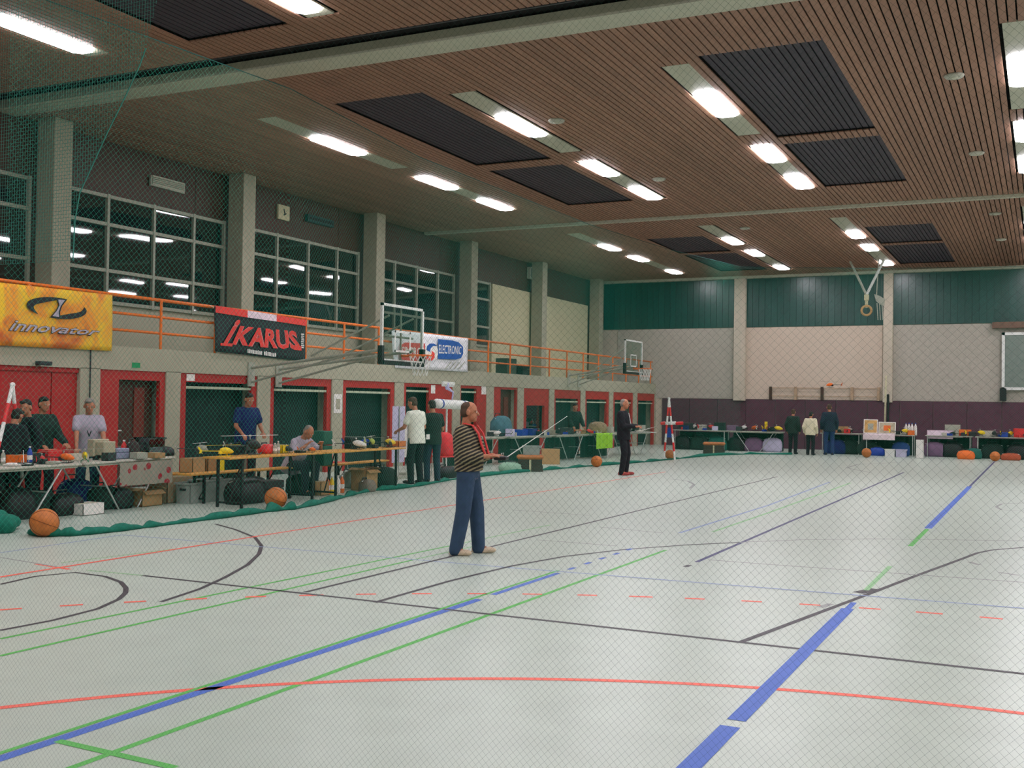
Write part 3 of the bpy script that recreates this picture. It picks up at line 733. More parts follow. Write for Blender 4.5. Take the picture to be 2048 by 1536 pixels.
def hand(b, w_, d, pn, side, rs=1.):
    """palm, four unequal bent fingers and a thumb; d = along the forearm, pn = where the palm faces"""
    d = nrm(np.array(d, float)); pn = np.array(pn, float); pn = nrm(pn - d*(pn @ d)); s_ = np.cross(d, pn) * side
    m3 = np.stack([s_, d, pn], 1)
    b.ell(w_ + d*.052, .040*rs, .056*rs, .017*rs, 10, 6, m3)
    for k, (off, ln) in enumerate(((.030, .068), (.010, .078), (-.011, .072), (-.031, .056))):
        k0 = w_ + d*.085 + s_*off; k1 = k0 + nrm(d + pn*.35 + s_*off*2.5)*ln*.5; k2 = k1 + nrm(d*.55 + pn*.9 + s_*off*1.5)*ln*.5
        b.caps(k0 - d*.02, k1, .0098*rs, .0092*rs, 7); b.caps(k1, k2, .0092*rs, .0075*rs, 7)
    t0 = w_ + d*.03 + s_*.034; t1 = t0 + nrm(d*.6 + s_*.8 + pn*.3)*.036; t2 = t1 + nrm(d*.9 + s_*.15 + pn*.5)*.034
    b.caps(t0, t1, .013*rs, .0105*rs, 7); b.caps(t1, t2, .0105*rs, .0085*rs, 7)
M_shoe = {}
HAIR = {k: mat('hair_' + k, c, .7, var=.2, scale=40) for k, c in (('dark', (34, 26, 22)), ('brown', (74, 54, 38)), ('grey', (128, 120, 112)))}
M_eye = mat('eye_white', (225, 220, 212), .3, var=0); M_iris = mat('iris', (30, 22, 18), .3, var=0); M_lip = mat('lip', (150, 82, 74), .5, var=0)
def person(label, loc, face, H, top, legs, shoes, hair='dark', bald=False, sleeve='short', lean=0., wr=None, wl_=None, feet=None, yaw=0., nod=0., sit=False, belly=0., vox=.011, palm=(0,0,-1), near=False, cap=None, bag=0., legbag=.004, hem=0.):
    k = H / 1.75; f = nrm(V(face[0], face[1], 0)); root = thing('person', label, 'person', (loc[0], loc[1], 0), math.atan2(-f[0], f[1]))
    S = lambda *a: V(*a) * k
    pz = .52/k if sit else .95; piv = S(0, 0, pz); lr = math.radians(lean)
    def T(p):                                            # upper body: lean about the pelvis
        p = np.array(p, float) + S(0, 0, pz - .95); q = p - piv; c, s = math.cos(lr), math.sin(lr)
        return piv + V(q[0], q[1]*c + q[2]*s, -q[1]*s + q[2]*c)
    ky = math.radians(yaw); kn = math.radians(nod + lean * .45)
    Rh = np.array((Euler((0, 0, ky)).to_matrix() @ Euler((-kn, 0, 0)).to_matrix()))
    nk = T(S(0, -.005, 1.475)); hc = nk + Rh @ S(0, .03, .155); HP = lambda x, y, z: hc + Rh @ S(x, y, z)
    body, sh, tr = MB(), MB(), MB()
    # head and neck
    body.caps(T(S(0, -.02, 1.42)), HP(0, -.025, -.05), .058*k, .052*k, 12)
    body.ell(HP(0, -.008, .025), .074*k, .094*k, .092*k, 16, 10, Rh)
    body.ell(HP(0, .022, -.045), .058*k, .068*k, .072*k, 14, 8, Rh); body.ell(HP(0, .062, -.088), .028*k, .024*k, .022*k, 8, 6, Rh)
    body.caps(HP(0, .082, .012), HP(0, .104, -.024), .009*k, .014*k, 8)
    for sx in (-1, 1):
        body.ell(HP(sx*.081, -.008, -.010), .013*k, .025*k, .035*k, 8, 6, Rh); body.ell(HP(sx*.032, .07, .022), .026*k, .016*k, .011*k, 8, 5, Rh)
    # torso
    prof = [(.80, .166, .116, 0), (.86, .168, .118, 0), (.95, .168, .118, .1), (1.06, .158, .112, .4), (1.18, .168, .118, .7), (1.30, .182, .122, .2), (1.38, .176, .106, 0), (1.435, .125, .080, 0), (1.475, .066, .062, 0)]
    def torso(b, g, z0=0):
        rings = []
        for z, rx, ry, bw in prof:
            if z < z0: continue
            rings.append([T(S((rx + g)*math.cos(a), (ry + g)*math.sin(a)*(1 + (belly*bw/.12 if math.sin(a) > 0 else 0)) - (.01 if z > 1.35 else 0), z)) for a in np.linspace(0, 2*PI, 21)[:-1]])
        b.loft(rings)
    torso(body, -.012, .86); torso(sh, .022 + bag, hem)
    hands = []
    for sx, wv in ((1, wr), (-1, wl_)):
        sp = T(S(sx*.172, -.012, 1.40)); wv = T(S(sx*.25, .07, .90)) if wv is None else S(*wv)
        el, wv = ik(sp, np.array(wv, float), .285*k, .265*k, (sx*.5, -1, -.45)); d = nrm(wv - el)
        body.caps(sp, el, .050*k, .040*k); body.caps(el, wv, .041*k, .027*k)
        pn = np.array(palm, float) if palm is not None else V(-sx, 0, 0)
        if abs(pn @ d) > .9: pn = V(-sx, 0, 0)
        hand(body, wv, d, pn, sx, 1.05 * k); hands.append(wv + d * .08)
        g = .013 + bag
        sh.caps(T(S(sx*.13, -.012, 1.40)), sp, (.058 + g*.6)*k, (.054 + g*.8)*k)
        if sleeve == 'long': sh.caps(sp, el, (.056 + g)*k, (.047 + g)*k); sh.caps(el, wv - d*.015, (.047 + g)*k, (.034 + g*.8)*k)
        elif sleeve == 'half': sh.caps(sp, el, (.056 + g)*k, (.047 + g)*k); sh.caps(el, el + (wv - el)*.55, (.047 + g)*k, (.043 + g)*k)
        else: sh.caps(sp, sp + (el - sp)*.62, (.052 + g*.8)*k, (.053 + g)*k)
    # legs
    fdef = ((.10, .42, 0), (-.10, .40, 0)) if sit else ((.11, -.01, 0), (-.11, .03, 0))
    for n_, (sx, fp) in enumerate(zip((1, -1), feet or fdef)):
        hp = piv + S(sx*.088, 0, -.02); an = S(fp[0], fp[1], .085); kn_, an = ik(hp, an, .432*k, .422*k, (sx*.12, 1, .15))
        body.caps(hp, kn_, .078*k, .054*k); body.caps(kn_, an, .055*k, .036*k); tr.caps(hp, kn_, (.098 + legbag)*k, (.074 + legbag)*k); tr.caps(kn_, an + V(0,0,-.03*k), (.074 + legbag)*k, (.062 + legbag)*k)
        to = V(sx*.18, 1, 0) if not sit else V(sx*.1, 1, 0); to = nrm(to); sd = V(to[1], -to[0], 0); m3 = np.stack([sd, to, V(0,0,1)], 1)
        fo = MB(); a0 = V(an[0], an[1], 0)
        fo.ell(a0 + V(0,0,.048*k) - to*.02*k, .042*k, .065*k, .048*k, 12, 8, m3); fo.ell(a0 + to*.115*k + V(0,0,.038*k), .047*k, .095*k, .036*k, 12, 8, m3)
        fo.ell(a0 + to*.05*k + V(0,0,.014*k), .046*k, .150*k, .015*k, 14, 5, m3); fo.caps(a0 + V(0,0,.05*k), an + V(0,0,.01), .042*k, .040*k)
        for q in range(len(fo.v)): fo.v[q] = (fo.v[q][0], fo.v[q][1], max(.002, fo.v[q][2]))
        remesh(fo, 'shoe', shoes, root, .011, 2)
        body.caps(an, a0 + to*.1*k + V(0,0,.04*k), .034*k, .028*k)
    rings = []
    for z, rx, ry in ((-.10, .13, .10), (-.06, .165, .122), (0, .178, .128), (.06, .176, .126), (.085, .168, .12)):
        rings.append([piv + S(rx*math.cos(a), ry*math.sin(a), z) for a in np.linspace(0, 2*PI, 19)[:-1]])
    tr.loft(rings)
    remesh(body, 'body', M_skin, root, vox, 2 if vox < .009 else 1); remesh(sh, 'shirt' if sleeve != 'long' else 'jacket', top, root, max(vox, .010), 5); remesh(tr, 'trousers', legs, root, max(vox, .011), 5)
    if hair:
        hb = MB()
        if bald: hb.ell(HP(0, -.044, -.004), .080*k, .068*k, .076*k, 14, 8, Rh); hb.ell(HP(0, -.030, .050), .075*k, .080*k, .068*k, 14, 8, Rh); hb.ell(HP(0, -.002, .02), .0785*k, .05*k, .04*k, 12, 6, Rh)
        else: hb.ell(HP(0, -.022, .050), .080*k, .094*k, .078*k, 16, 8, Rh); hb.ell(HP(0, -.046, -.005), .077*k, .066*k, .080*k, 14, 8, Rh); hb.ell(HP(.02, .055, .088), .05*k, .035*k, .028*k, 10, 6, Rh)
        remesh(hb, 'hair', HAIR[hair], root, .010, 2)
    if cap:
        cb = MB().ell(HP(0, -.008, .062), .082*k, .100*k, .068*k, 14, 8, Rh); cb.ell(HP(0, .10, .052), .06*k, .07*k, .008*k, 12, 5, Rh); remesh(cb, 'cap', cap, root, .008, 1)
    for sx in (-1, 1):
        eb = MB().ell(HP(sx*.031, .083, .004), .012*k, .007*k, .0065*k, 8, 6, Rh).build('eye', M_eye, root, True)
        MB().ell(HP(sx*.031, .089, .004), .0055*k, .003*k, .0055*k, 8, 6, Rh).build('iris', M_iris, eb, True)
    MB().ell(HP(0, .085, -.055), .022*k, .006*k, .006*k, 10, 6, Rh).build('mouth', M_lip, root, True)
    root['_k'] = k
    return root, hands, T, S, HP

def transmitter(label, loc, rz, tilt=.0, ant=None, antlen=.9, m=None):
    """hand-held radio transmitter with sticks and a telescopic antenna"""
    t = thing('radio_transmitter', label, 'transmitter', loc, rz, None); t.rotation_euler = (tilt, 0, rz)
    MB().slab([(-.09,-.055,0),(.09,-.055,0),(.10,.02,0),(.085,.075,0),(-.085,.075,0),(-.10,.02,0)], (0,0,.04)).build('case', m or M_black, t, bevel=.008)
    for sx in (-.045, .045): MB().tube((sx, .015, .04), (sx, .02, .068), .004, n=6).ell((sx, .02, .07), .008, .008, .006, 8, 5).build('stick', M_steel, t)
    MB().box(-.03, .03, -.045, -.015, .04, .043).build('display', M_grey, t)
    MB().path([(-.05,-.055,.02),(-.04,-.10,.03),(.04,-.10,.03),(.05,-.055,.02)], .006, 6).build('carry_handle', M_steel, t)
    if ant is not None:
        a = V(0, .075, .035); d = nrm(np.array(ant, float)); b = MB()
        for i in range(4): b.tube(a + d*antlen*i/4, a + d*antlen*(i+1)/4, .0062 - .0011*i, n=6)
        b.ell(a + d*antlen, .006, .006, .006, 8, 5).build('antenna', M_white, t)
    return t
CR = nrm(V(R[0][0], R[1][0], 0)); CF = V(-CR[1], CR[0], 0)           # picture-right and away, on the floor

# the pilot in stripes
def stripes():
    m = bpy.data.materials.new('striped_knit'); m.use_nodes = True; N = m.node_tree.nodes; L = m.node_tree.links; b = N['Principled BSDF']
    tc = N.new('ShaderNodeTexCoord'); mp = N.new('ShaderNodeMapping'); wv = N.new('ShaderNodeTexWave'); cr = N.new('ShaderNodeValToRGB')
    mp.inputs['Rotation'].default_value = (math.radians(-28), 0, 0); wv.bands_direction = 'Z'; wv.inputs['Scale'].default_value = 8.6; wv.inputs['Distortion'].default_value = 1.2; wv.inputs['Detail Scale'].default_value = 2
    e = cr.color_ramp.elements; e[0].position = .5; e[0].color = (*lin((30, 26, 25)), 1); e[1].position = .72; e[1].color = (*lin((142, 130, 100)), 1)
    L.new(tc.outputs['Object'], mp.inputs[0]); L.new(mp.outputs[0], wv.inputs[0]); L.new(wv.outputs['Fac'], cr.inputs[0]); L.new(cr.outputs[0], b.inputs['Base Color']); b.inputs['Roughness'].default_value = .9
    return m
M_jean = mat('jeans', (46, 68, 94), .85, var=.22, scale=9, bump=.2); M_blk = mat('black_cloth', (22, 24, 30), .9, var=.2, scale=8); M_dgr = mat('dark_green_jacket', (28, 44, 38), .9, var=.2, scale=8)
M_wsh = mat('white_shirt', (226, 230, 214), .85, var=.05); M_gsh = mat('grey_shirt', (170, 162, 176), .85, var=.08); M_navy = mat('navy_shirt', (22, 34, 92), .85, var=.15)
M_lsh = mat('light_shoe', (206, 186, 160), .6, var=.1); M_rsh = mat('red_shoe', (160, 64, 60), .6, var=.2, scale=20); M_bsh = mat('black_shoe', (24, 24, 26), .5, var=.1)
p0 = atz(934, 1108); fd = CR * math.cos(.22) - CF * math.sin(.22)
pil, hands, T_, S_, HP_ = person('man in a striped sweater, blue jeans and light shoes holding a radio transmitter', p0, fd, 1.665, stripes(), M_jean, M_lsh, 'brown', True, 'half', -3, (.11, .26, 1.13), (-.11, .27, 1.13), ((.13, -.10, 0), (-.14, .10, 0)), 8, 4, belly=.06, vox=.0065, palm=(0, .2, -1), bag=.019, legbag=.016, hem=.95)
M_strap = mat('red_strap', (196, 46, 42), .7, var=.1)
kk = 1.665 / 1.75
for sx in (1, -1): MB().loft([[np.array(q) + V(0, o_, 0) for o_ in (0, .012)] + [np.array(q) + V(.055*sx, o_, -.006) for o_ in (.012, 0)] for q in ((sx*.055, -.05, 1.43), (sx*.065, .06, 1.41), (sx*.07, .128, 1.32), (sx*.075, .165, 1.2), (sx*.05, .20, 1.10), (sx*.02, .27, 1.05))]).build('neck_strap', M_strap, pil)
MB().path([V(0, 0, .985*kk) + V(.178*kk*math.cos(a), .131*kk*math.sin(a), 0) for a in np.linspace(0, 2*PI, 25)], .014, 6).build('belt', M_blk, pil)
rz = math.atan2(-fd[0], fd[1]); c_, s__ = math.cos(rz), math.sin(rz)
def wld(p, loc, rz): return V(loc[0] + p[0]*math.cos(rz) - p[1]*math.sin(rz), loc[1] + p[0]*math.sin(rz) + p[1]*math.cos(rz), p[2])
tl = wld((0, .36, 1.035), p0, rz)
a1 = at(1129, 833, 1, tl[1] + .28) ; dv = a1 - tl; loc_d = V(dv[0]*c_ + dv[1]*s__, -dv[0]*s__ + dv[1]*c_, dv[2])
transmitter('dark radio transmitter with a long silver antenna held by the man in stripes', tl, rz, .0, loc_d, float(np.linalg.norm(dv)) - .06)
# the pilot in black
p1 = atz(1246, 950); fd2 = CR * math.cos(.35) - CF * math.sin(.35)
p2, h2, *_ = person('man in a black jacket, black trousers and reddish shoes standing alone before the far tables', p1, fd2, 1.80, M_blk, M_blk, M_rsh, 'grey', True, 'long', -2, (.10, .27, 1.12), (-.10, .28, 1.12), None, 0, 6, palm=(0, .2, -1), vox=.010, bag=.01)
rz2 = math.atan2(-fd2[0], fd2[1]); transmitter('grey radio transmitter held by the man in the black jacket', wld((0, .38, 1.03), p1, rz2), rz2, 0, (.1, .9, .25), .35, M_grey)
MB().tube((0, .12, 1.46), (0, .2, 1.08), .008, n=6).build('neck_strap', M_white, p2)
# the visitors
p = atz(832, 968)
q, *_ = person('man in a white polo shirt and black trousers seen from behind at the beer tables', p, (-.92, .28), 1.76, M_wsh, M_blk, M_bsh, 'brown', False, 'short', 7, (.20, .30, 1.02), (-.2, .34, 1.06), None, 20, 12)
MB().box(.12, .21, -.155, -.148, .90, 1.0).build('badge', M_paper, q)
q, *_ = person('man in a dark shirt and jeans beside the man in the white polo shirt', (p[0] + .04, p[1] + .58), (-.75, .60), 1.70, M_dgr, mat('dark_jeans', (34, 50, 66), .85, var=.2), M_bsh, 'dark', False, 'short', 4, (.18, .28, 1.0), (-.2, .3, 1.1), None, 10, 10)
def behind(px, top, X, label, face, *a, **k):
    w_ = atx(px, top, X); return person(label, (X, w_[1]), face, float(w_[2]) + k.pop('dz', 0.), *a, **k)
q, hs, T_, S_, HP_ = behind(178, 795, -13.1, 'man in a pale grey T-shirt with a dark lanyard behind the cluttered grey table', (.80, -.62), M_gsh, M_jean, M_bsh, 'grey', False, 'short', 6, (.20, .36, .93), (-.22, .34, .95), None, 0, 12, bag=.012)
for sx in (1, -1): MB().path([T_(S_(sx*.06, .06, 1.46)), T_(S_(sx*.05, .135, 1.3)), T_(S_(0, .16, 1.14))], .007, 5).build('lanyard', M_blk, q)
behind(84, 793, -13.4, 'man in a dark jacket facing right before the red double door', (.86, -.1), M_dgr, M_blk, M_bsh, 'dark', False, 'long', 3, (.2, .34, 1.0), (-.2, .34, 1.02), None, 0, 5, bag=.012)
behind(60, 798, -12.95, 'dark-haired person in a dark jacket looking left by the striped marker', (-.3, -.9), M_blk, M_blk, M_bsh, 'dark', False, 'long', 4, None, None, None, 40, 8, bag=.014)
behind(18, 822, -12.75, 'person in a black coat bending over the left end of the grey table', (-.2, .9), M_blk, M_blk, M_bsh, 'dark', False, 'long', 14, (.2, .36, .95), (-.2, .36, .95), None, 0, 14, bag=.016, dz=.06)
behind(492, 786, -13.6, 'man in a navy blue shirt standing in the first dark store opening', (.70, -.35), M_navy, M_blk, M_bsh, 'dark', False, 'short', 10, (.2, .34, .98), (-.2, .34, 1.), None, 0, 12, bag=.012, dz=.02)
w_ = atx(585, 935, -11.95)
person('seated man in a pale T-shirt leaning over the wooden beer table', (-11.95, w_[1]), (.95, -.12), 1.76, M_gsh, mat('dark_shorts', (40, 44, 54), .9, var=.15), M_bsh, 'grey', True, 'short', 30, (.16, .48, .87), (-.18, .50, .87), None, 0, 22, True, bag=.01)
behind(1148, 806, -13.6, 'person in a dark green jacket behind the table with blue boxes', (.7, -.6), M_dgr, M_blk, M_bsh, 'dark', False, 'long', 6, (.2, .36, .98), (-.2, .36, .98), None, 0, 8, bag=.016)
def far(px, top, Y, label, face, *a, **k):
    w_ = aty(px, top, Y); return person(label, (w_[0], Y), face, float(w_[2]), *a, **k)
far(1586, 818, 39.0, 'person in dark green clothes left of the white jacket at the far tables', (.1, 1), M_dgr, M_blk, M_bsh, 'brown', False, 'long', 4, vox=.013, bag=.012)
far(1621, 823, 38.6, 'person in a white jacket with back turned at the far tables', (.15, 1), mat('cream_jacket', (216, 206, 176), .85, var=.08), M_blk, M_bsh, 'dark', False, 'long', 5, vox=.013, bag=.02)
far(1659, 808, 39.3, 'tall person in dark blue clothes right of the white jacket', (-.3, 1), mat('dark_blue_jacket', (26, 36, 54), .9, var=.2), mat('blue_trousers', (36, 56, 100), .9, var=.2), M_bsh, 'brown', False, 'long', 3, vox=.013, bag=.012)

# ------------------------------------------------------------------ tables and benches
def table(label, p, q, z, dep, top=M_table, kind='trestle', group=None, name='folding_table', cat='table', leg=M_steel):
    """p, q: ends of the front edge on the floor plan; the table lies behind it"""
    p = V(p[0], p[1], 0); q = V(q[0], q[1], 0); L_ = np.linalg.norm(q - p); u = (q - p)/L_; n_ = V(-u[1], u[0], 0); c = (p + q)/2 + n_*dep/2
    t = thing(name, label, cat, c, math.atan2(u[1], u[0]), group); h, d = L_/2, dep/2
    MB().box(-h, h, -d, d, z - .03, z).build('table_top' if cat == 'table' else 'seat', top, t, bevel=.006)
    if kind == 'trestle':
        for sy in (-d + .06, d - .06):
            for sx in (-1, 1): MB().tube((sx*h*.72, sy, z - .03), (sx*h*.2, sy*.98, 0), .013, n=8).build('leg', leg, t)
        for sx in (-1, 1): MB().tube((sx*h*.46, -d + .06, z*.5), (sx*h*.46, d - .06, z*.5), .01, n=6).build('cross_bar', leg, t)
        MB().box(-h + .05, h - .05, -d + .03, d - .03, z - .06, z - .03).build('apron', M_grey, t)
    elif kind == 'straight':
        for sx in (-1, 1):
            for sy in (-1, 1): MB().tube((sx*(h - .08), sy*(d - .06), z - .03), (sx*(h - .08), sy*(d - .06), 0), .016, n=8).build('leg', leg, t)
    else:
        for sx in (-1, 1):
            x = sx*(h - .32)
            for sy in (-1, 1): MB().box(x - .018, x + .018, sy*(d - .03) - .018, sy*(d - .03) + .018, 0, z - .03).build('leg', M_black, t)
            MB().box(x - .014, x + .014, -d + .03, d - .03, .06, .09).tube((x, 0, .09), (x - sx*.3, 0, z - .03), .012).build('brace', M_black, t)
    return t
g1 = 'grey folding tables along the left net'; g2 = 'wooden beer tables'; g3 = 'wooden beer benches'
table('grey folding table nearest the striped marker at the left', (-11.92, 8.9), (-11.95, 10.88), .73, .72, group=g1)
table('second grey folding table with the clear plastic box on it', (-11.98, 10.95), (-12.3, 13.05), .73, .72, group=g1)
table('wooden beer table under the yellow and dark model helicopters', (-10.84, 12.62), (-10.87, 15.05), .78, .52, M_wood, 'beer', g2, 'beer_table')
table('wooden beer table ending beside the man in the white polo', (-10.88, 15.1), (-10.93, 17.72), .78, .52, M_wood, 'beer', g2, 'beer_table')
table('wooden bench left of the seated man', (-11.83, 12.9), (-11.84, 14.35), .48, .26, M_wood, 'beer', g3, 'beer_bench', 'bench')
table('wooden bench under the seated man', (-11.78, 14.4), (-11.78, 16.1), .48, .26, M_wood, 'beer', g3, 'beer_bench', 'bench')
table('wooden bench behind the second beer table', (-11.66, 16.3), (-11.8, 18.5), .48, .26, M_wood, 'beer', g3, 'beer_bench', 'bench')
g4 = 'grey tables under the dark cloth row'
DT = [((-13.3, 23.9), (-13.0, 26.2), 'grey table behind the pilot in stripes, left end of its row'), ((-12.95, 26.3), (-12.65, 28.5), 'grey table carrying the blue boxes'), ((-12.6, 28.6), (-12.4, 30.6), 'grey table before the person in dark green jacket'), ((-12.35, 30.7), (-12.15, 32.6), 'grey table carrying the lime cloth')]
for a, c, lb in DT:
    table(lb, a, c, .75, .7, M_grey, 'trestle', g4)
    b = MB(); a_, c_v = V(*a, 0), V(*c, 0); u = c_v - a_; n_ = nrm(V(-u[1], u[0], 0))
    b.grid(lambda s_, v: a_ + u*(.02 + .96*s_) + n_*(.42 + .025*math.sin(s_*40)) + V(0, 0, .02 + v*.66), 60, 2)
    o = b.build('shade_sheet', M_shade, None, True); tag(o, 'dark green shade sheet under the ' + lb.replace(', left end of its row', '').replace('grey table ', 'table '), 'cloth', 'dark shade sheets under the grey tables')  # added sheet, stands in for the shadow and dark stuff under the table
for i, (x0, x1, Y, lb) in enumerate(((1345,1452,39.6,'grey far table at the left end near the striped marker'), (1456,1562,39.9,'grey far table under the white and orange models'), (1728,1830,40.0,'far table under the white cloth and framed pictures'), (1850,1945,40.6,'far table behind the pinkish white sign'), (1950,2060,40.4,'far table at the right under yellow models'), (1640,1722,40.2,'far table right of the three standing visitors'))):
    a, c = aty(x0, 862, Y), aty(x1, 862, Y); table(lb, (a[0], Y), (c[0], Y), .75, .7, M_grey, 'straight' if i != 1 else 'trestle', 'tables along the far wall')
for o in [o for o in COL.objects if o.name.startswith('folding_table') and o.get('group') == 'tables along the far wall']:
    L2 = [c for c in o.children if c.name.startswith('table_top')][0].dimensions[0] / 2 if False else (max(v.co.x for c in o.children if c.name.startswith('table_top') for v in c.data.vertices)); x_, y_ = o.location.x, o.location.y
    b = MB(); b.grid(lambda u, v: (x_ - L2 + .04 + (2*L2 - .08)*u, y_ + .30 + .02*math.sin(u*50), .02 + .66*v), 60, 2)
    tag(b.build('shade_sheet', M_shade, None, True), 'dark shade sheet hung under the ' + o['label'].replace('far table ', 'table ').replace('grey ', '') + ', far wall' if False else 'dark shade sheet under the ' + o['label'], 'cloth', 'dark shade sheets under the far tables')  # sheet added only to darken the space beneath each far table

# ------------------------------------------------------------------ things on and under the tables
def heli(label, loc, rz, sc, canopy, body=M_dark, blade=M_dark, spin=.3, group=None):
    t = thing('model_helicopter', label, 'model helicopter', loc, rz, group); k = sc
    A = lambda *p: V(*p)*k
    rings = []
    for x, rw, rh, z in ((.30, .012, .012, .135), (.26, .045, .05, .145), (.17, .07, .085, .165), (.06, .065, .10, .18), (-.04, .04, .075, .185), (-.10, .02, .04, .19)):
        rings.append([A(x, rw*math.cos(a), z + rh*math.sin(a)) for a in np.linspace(0, 2*PI, 13)[:-1]])
    MB().loft(rings).build('canopy', canopy, t, True)
    MB().obox(A(-.02, 0, .13), V(.24,.05,.10)*k).build('frame', body, t); MB().tube(A(-.08, 0, .16), A(-.66, 0, .17), .014*k, .010*k).build('tail_boom', body, t)
    MB().slab([A(-.60,-.004,.17), A(-.70,-.004,.29), A(-.74,-.004,.29), A(-.68,-.004,.17), A(-.70,-.004,.10), A(-.66,-.004,.10)], A(0,.008,0)).build('tail_fin', canopy, t)
    MB().obox(A(-.66, .025, .17), V(.20,.006,.022)*k, 0, 0, .9).build('tail_rotor', blade, t)
    for sy in (-.09, .09):
        b = MB().path([A(.24,sy,.04), A(.18,sy,.012), A(-.16,sy,.012)], .010*k, 6)
        for x in (.10, -.08): b.path([A(x,sy,.012), A(x,sy*.6,.07), A(x,0,.09)], .007*k, 5)
        b.build('skid', body, t)
    m = MB().tube(A(0,0,.2), A(0,0,.34), .008*k).ell(A(0,0,.33), .03*k, .03*k, .018*k, 10, 6).build('rotor_hub', M_steel, t)
    c, s = math.cos(spin), math.sin(spin)
    for sg in (1, -1):
        d, n_ = A(c*sg, s*sg, 0), A(-s*.026, c*.026, 0)
        MB().slab([A(0,0,.332) + d*.05 - n_, A(0,0,.332) + d*.62 - n_, A(0,0,.332) + d*.62 + n_, A(0,0,.332) + d*.05 + n_], A(0,0,.006)).build('main_blade', blade, t)
    return t
def carton(label, loc, size, rz=0, m=M_card, open_=True, name='cardboard_box', cat='box', group=None):
    t = thing(name, label, cat, loc, rz, group); a, b, h = size[0]/2, size[1]/2, size[2]; w_ = .008
    MB().box(-a,a,-b,b,0,w_).box(-a,-a+w_,-b,b,0,h).box(a-w_,a,-b,b,0,h).box(-a,a,-b,-b+w_,0,h).box(-a,a,b-w_,b,0,h).build('body', m, t)
    if open_:
        for sx in (-1, 1): MB().obox((sx*(a + .3*b), 0, h + .02), (.6*b, 2*b*.96, .006), 0, 0, sx*.35).build('flap', m, t)
        for sy in (-1, 1): MB().obox((0, sy*(b + .25*b), h - .03), (2*a*.96, .5*b, .006), 0, -sy*.6).build('flap', m, t)
    else:
        MB().box(-a+w_, a-w_, -b+w_, -.002, h-.012, h-.004).box(-a+w_, a-w_, .002, b-w_, h-.012, h-.004).build('lid', m, t)
        MB().box(-a*1.005, a*1.005, -.025, .025, h-.004, h-.001).build('tape', M_blind, t)
    return t
def crate(label, loc, size, rz=0, m=M_crate, group=None, name='plastic_crate', cat='crate'):
    t = thing(name, label, cat, loc, rz, group); a, b, h = size[0]/2, size[1]/2, size[2]; w_ = .012
    MB().box(-a*.94,a*.94,-b*.94,b*.94,0,w_).slab([(-a*.94,-b*.94,0),(a*.94,-b*.94,0),(a,-b,h),(-a,-b,h)], (0,w_,0)).slab([(-a*.94,b*.94,0),(a*.94,b*.94,0),(a,b,h),(-a,b,h)], (0,-w_,0)).slab([(-a*.94,-b*.94,0),(-a*.94,b*.94,0),(-a,b,h),(-a,-b,h)], (w_,0,0)).slab([(a*.94,-b*.94,0),(a*.94,b*.94,0),(a,b,h),(a,-b,h)], (-w_,0,0)).build('tub', m, t)
    e = .018; MB().box(-a-e,a+e,-b-e,-b+.005,h-.03,h).box(-a-e,a+e,b-.005,b+e,h-.03,h).box(-a-e,-a+.005,-b,b,h-.03,h).box(a-.005,a+e,-b,b,h-.03,h).build('rim', m, t)
    for sx in (-1, 1): MB().box(sx*a - .012, sx*a + .012, -.06, .06, h*.62, h*.62 + .035).build('handle', M_dark, t)
    return t
def case(label, loc, size, rz=0, m=M_dark, group=None, name='tool_case', tilt=0):
    t = thing(name, label, 'case', loc, rz, group); t.rotation_euler = (tilt, 0, rz); a, b, h = size[0]/2, size[1]/2, size[2]
    MB().box(-a,a,-b,b,0,h*.58).build('body', m, t, bevel=.012); MB().box(-a,a,-b,b,h*.6,h).build('lid', m, t, bevel=.012)
    MB().path([(-.06,-b,h*.45),(-.06,-b-.035,h*.5),(.06,-b-.035,h*.5),(.06,-b,h*.45)], .009, 6).build('handle', M_black, t)
    for sx in (-.6, .6): MB().box(sx*a-.02, sx*a+.02, -b-.008, -b+.002, h*.46, h*.72).build('latch', M_steel, t)
    return t
def bag(label, loc, size, rz=0, m=M_black, group=None, name='bag', tilt=0):
    t = thing(name, label, 'bag', loc, rz, group); t.rotation_euler = (tilt, 0, rz); a, b, h = size[0]/2, size[1]/2, size[2]; r = random.Random(hash(label) % 99 if False else len(label))
    rings = []
    for z, q in ((0, .9), (.12, 1.0), (.4, 1.03), (.7, .95), (.9, .74), (1.0, .36)):
        rings.append([(a*q*math.copysign(abs(math.cos(t_))**.6, math.cos(t_))*(1 + r.uniform(-.05,.05)), b*q*math.copysign(abs(math.sin(t_))**.6, math.sin(t_))*(1 + r.uniform(-.06,.06)), h*z + (r.uniform(-.02,.02)*h if 0 < z < 1 else 0)) for t_ in np.linspace(0, 2*PI, 17)[:-1]])
    MB().loft(rings).build('body', m, t, True)
    MB().path([(-a*.9,-b*.2,h*.86),(0,-b*.1,h*.985),(a*.9,-b*.2,h*.86)], .008, 6).build('zip', M_steel, t)
    MB().path([(-a*.45,-b*.6,h*.75),(-a*.4,-b*.5,h*1.12),(a*.4,-b*.5,h*1.12),(a*.45,-b*.6,h*.75)], .012, 6).build('strap', M_dark, t)
    return t
def bottle(label, loc, h, r_, m, cap=M_white, group=None):
    t = thing('bottle', label, 'bottle', loc, 0, group)
    MB().lathe([(r_*.9,0),(r_,.02*h),(r_,.62*h),(r_*.8,.74*h),(r_*.36,.86*h),(r_*.36,.93*h)], n=12).build('body', m, t, True); MB().lathe([(r_*.42,.92*h),(r_*.42,h)], n=10).build('cap', cap, t)
    MB().lathe([(r_*1.02,.25*h),(r_*1.02,.5*h)], n=12).build('label_band', M_paper, t)
    return t
